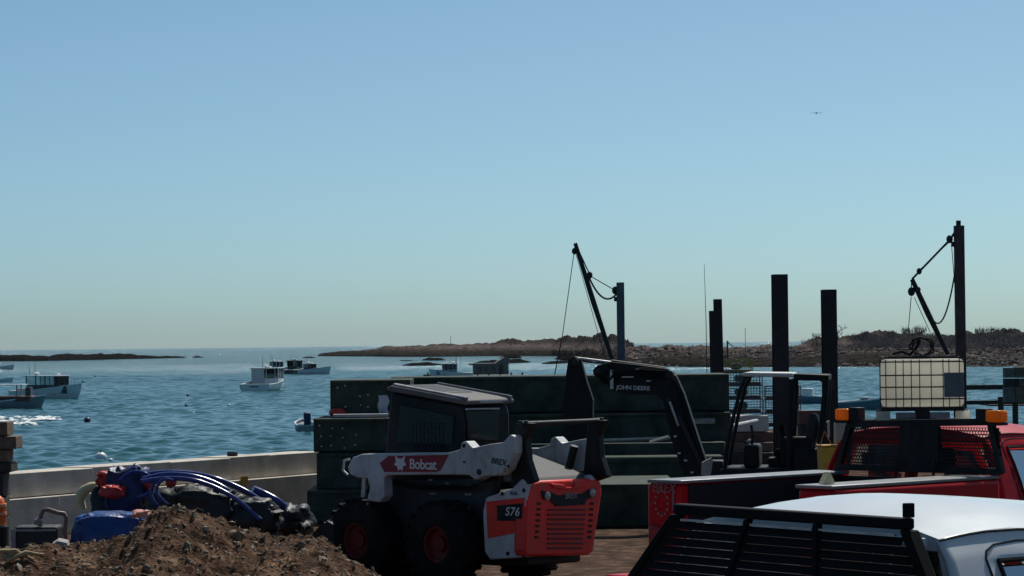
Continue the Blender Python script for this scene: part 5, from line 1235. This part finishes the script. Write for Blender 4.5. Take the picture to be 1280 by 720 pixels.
lump('black_sheet', 'dark sheeting sagging below the red tarp', 'tarp', 152, 632, 32.8, .33, .3, .24, MT['black'], 6, .5, .2, 2.2)
lump('red_tarp', 'shiny red tarp bundle on the left of the heap', 'tarp', 134, 599, 32.7, .13, .18, .09, MT['redtarp'], 3, .6, .35, 3.4)
lump('red_tarp', 'red tarp strip below the navy fold', 'tarp', 141, 614, 32.3, .13, .12, .07, MT['redtarp'], 4, .6, .3, 3.0)
lump('red_tarp', 'red tarp tucked right of the navy fold', 'tarp', 183, 603, 32.5, .12, .15, .08, MT['redtarp'], 5, .6, .35, 3.2)
lump('red_tarp', 'small red rag inside the hose loop', 'tarp', 214, 603, 31.9, .055, .06, .05, MT['redtarp'], 8, .6, .35, 3.2)
lump('pink_cloth', 'pink cloth lying at the edge of the blue tarp', 'cloth', 177, 642, 31.0, .10, .1, .04, mat('pink_cloth', (.6, .28, .24), .8, var=.3), 9, .6, .35, 3.2)
lump('black_bag', 'black plastic bundle under the arching hoses', 'bundle', 247, 637, 31.9, .48, .32, .27, MT['black'], 10, .6, .3, 2.6)
lump('black_bag', 'second black bundle spilling right under the hoses', 'bundle', 305, 648, 31.9, .40, .3, .22, MT['black'], 11, .6, .3, 2.6)
lump('dark_heap', 'dark sheeted heap just left of the loader bucket', 'heap', 368, 652, 33.2, .24, .4, .20, MT['black'], 12, .9, .3, 3)
# foam collar
fp = P(112, 622, 33.0); pts = [(122, 607.5), (114, 608.5), (106, 612.5), (101, 619), (99.5, 626), (102, 633), (104, 637)]
base = P(104, 637, 33.0); t = Thing('foam_collar', 'cream curved foam collar leaning at the left of the heap', 'foam', base)
MB().tube([tuple(P(a, b, 33.0)-base) for a, b in pts], [.05, .055, .06, .06, .055, .05, .04], 10).build('foam', MT['foam'], t.o, smooth=True)
def hose(label, pts, d, r, m='hose'):
    P0 = P(*pts[0], d); v = [P(a, b, d + (i % 2)*.03) - P0 for i, (a, b) in enumerate(pts)]
    sm_ = []
    for i in range(len(v)-1):
        p_, q_ = v[i], v[i+1]; pm = v[max(i-1, 0)]; qn = v[min(i+2, len(v)-1)]
        for k in range(6):
            s = k/6; sm_.append(.5*((2*p_) + (-pm+q_)*s + (2*pm-5*p_+4*q_-qn)*s*s + (-pm+3*p_-3*q_+qn)*s**3))
    sm_.append(v[-1]); o = MB().tube(sm_, r, 10).build('hose', MT[m], None, smooth=True); o.location = P0; tag(o, label, 'hose', 'blue hoses arching over the heap')
hose('topmost blue hose arching right over the black bundle', [(172, 598), (186, 593), (212, 590.5), (240, 592), (268, 598), (292, 607), (312, 617), (332, 630), (350, 640)], 32.4, .030)
hose('lower blue hose running beneath the topmost one', [(178, 600), (205, 594), (235, 595), (262, 602), (285, 614), (305, 629), (322, 645), (334, 655)], 31.9, .036)
hose('outer blue hose loop at the left of the black bundle', [(212, 598), (200, 598), (192, 606), (189, 616), (192, 626), (200, 634)], 31.6, .020)
hose('inner blue hose loop at the left of the black bundle', [(216, 601), (206, 599), (198, 605), (196, 614), (201, 623), (210, 631)], 31.4, .018)
hose('blue hose sagging between the two arching hoses', [(176, 602), (208, 598), (240, 600), (268, 609), (292, 622), (312, 638), (326, 650)], 31.6, .026)
hose('thin blue hose wound around the navy tarp', [(150, 600), (165, 590), (182, 592), (192, 602), (186, 616), (172, 622)], 32.2, .018)
hose('short blue hose descending right behind the bundles', [(316, 612), (330, 618), (345, 626), (355, 634)], 33.0, .05)

# ---- yellow tub and jug behind the red truck
p = P(1042, 592, 34); t = Thing('yellow_tub', 'mustard yellow tub behind the red truck bed', 'tub', (p.x, p.y, 0), R(10))
zt = P(1042, 558, 34).z; MB().hexa([(-.12, -.12, .003), (.12, -.12, .003), (.12, .12, .003), (-.12, .12, .003)], [(-.16, -.14, zt), (.16, -.14, zt), (.16, .14, zt), (-.16, .14, zt)]).build('shell', MT['yellow'], t.o, bevel=.015)
MB().box(-.17, .17, -.15, .15, zt+.001, zt+.02).build('rim', mat('yellow_rim', (.45, .25, .05), .6), t.o, bevel=.006)
MB().tube([(-.18, -.1, zt+.02), (-.14, -.12, zt+.18), (-.05, -.1, zt+.03), (.1, -.14, zt+.05)], .008, 6).build('rope', mat('orange_rope', (.6, .2, .06), .8), t.o)
t2 = Thing('white_jug', 'pale plastic jug standing in the yellow tub', 'jug', (p.x+.09, p.y, zt+.021), R(5)); MB().box(-.075, .075, -.07, .07, .002, .26).build('body', mat('jug_plastic', (.42, .43, .38), .5, trans=.3), t2.o, bevel=.03); MB().lathe([(.03, 0), (.03, .04)], (0, 0, .261), 'z', 12).build('cap', MT['dark'], t2.o)
# grey gear left of the canopy post
p = P(884, 600, 38.5); t = Thing('bent_sheet', 'bent pale sheet standing at the base of the digger boom', 'sheet', (p.x, p.y, 0), R(20)); zt = P(884, 572, 38.5).z
MB().prism([(-.08, zt-.22), (.03, zt-.30), (.08, zt-.05), (.06, zt), (-.07, zt-.06)], -.012, .012).build('panel', mat('pale_sheet', (.35, .34, .31), .7), t.o); MB().box(-.02, .02, .013, .04, .003, zt-.1).build('stake', MT['timber'], t.o)

p = P(1000, 530, 74); t = Thing('wooden_crate', 'reddish crate seen low through the digger canopy', 'crate', p, R(8))
for j in range(3): MB().box(0, .54, 0, .02, .11*j+.006, .11*(j+1)-.006).build('slat', MT['brownred'], t.o)
MB().box(.01, .53, .021, .4, .004, .33).build('body', MT['timber'], t.o); MB().box(.02, .52, .03, .38, -p.z, .002).build('stand', MT['timberdark'], t.o)
# ---- gull
p = P(1020.5, 141.5, 310); t = Thing('gull', 'single dark gull gliding high in the sky', 'bird', p, 0)
MB().tube([(0, -.26, 0), (0, -.12, .01), (0, .1, .02), (0, .28, .0)], [.03, .09, .085, .02], 8).build('body', mat('gull_grey', (.10, .10, .11), .8), t.o, smooth=True)
for s in (-1, 1): MB().prism([(s*.05, -.02), (s*.30, -.10), (s*.62, .06), (s*.3, .1), (s*.05, .14)], .03, .05, 'z').build('wing', mat('gull_wing', (.22, .22, .23), .8), t.o)

# ---- sea air
hz = MB().box(-26000, 26000, -1500, 25500, -12, 45).build('haze', None); hm = bpy.data.materials.new('haze_air'); hm.use_nodes = True; N = hm.node_tree.nodes; N.remove(N['Principled BSDF'])
pv = N.new('ShaderNodeVolumePrincipled'); pv.inputs['Color'].default_value = (.86, .93, 1, 1); pv.inputs['Density'].default_value = 0.000011; pv.inputs['Anisotropy'].default_value = .2
hm.node_tree.links.new(pv.outputs[0], N['Material Output'].inputs['Volume']); hz.data.materials.append(hm); tag(hz, kind='stuff')
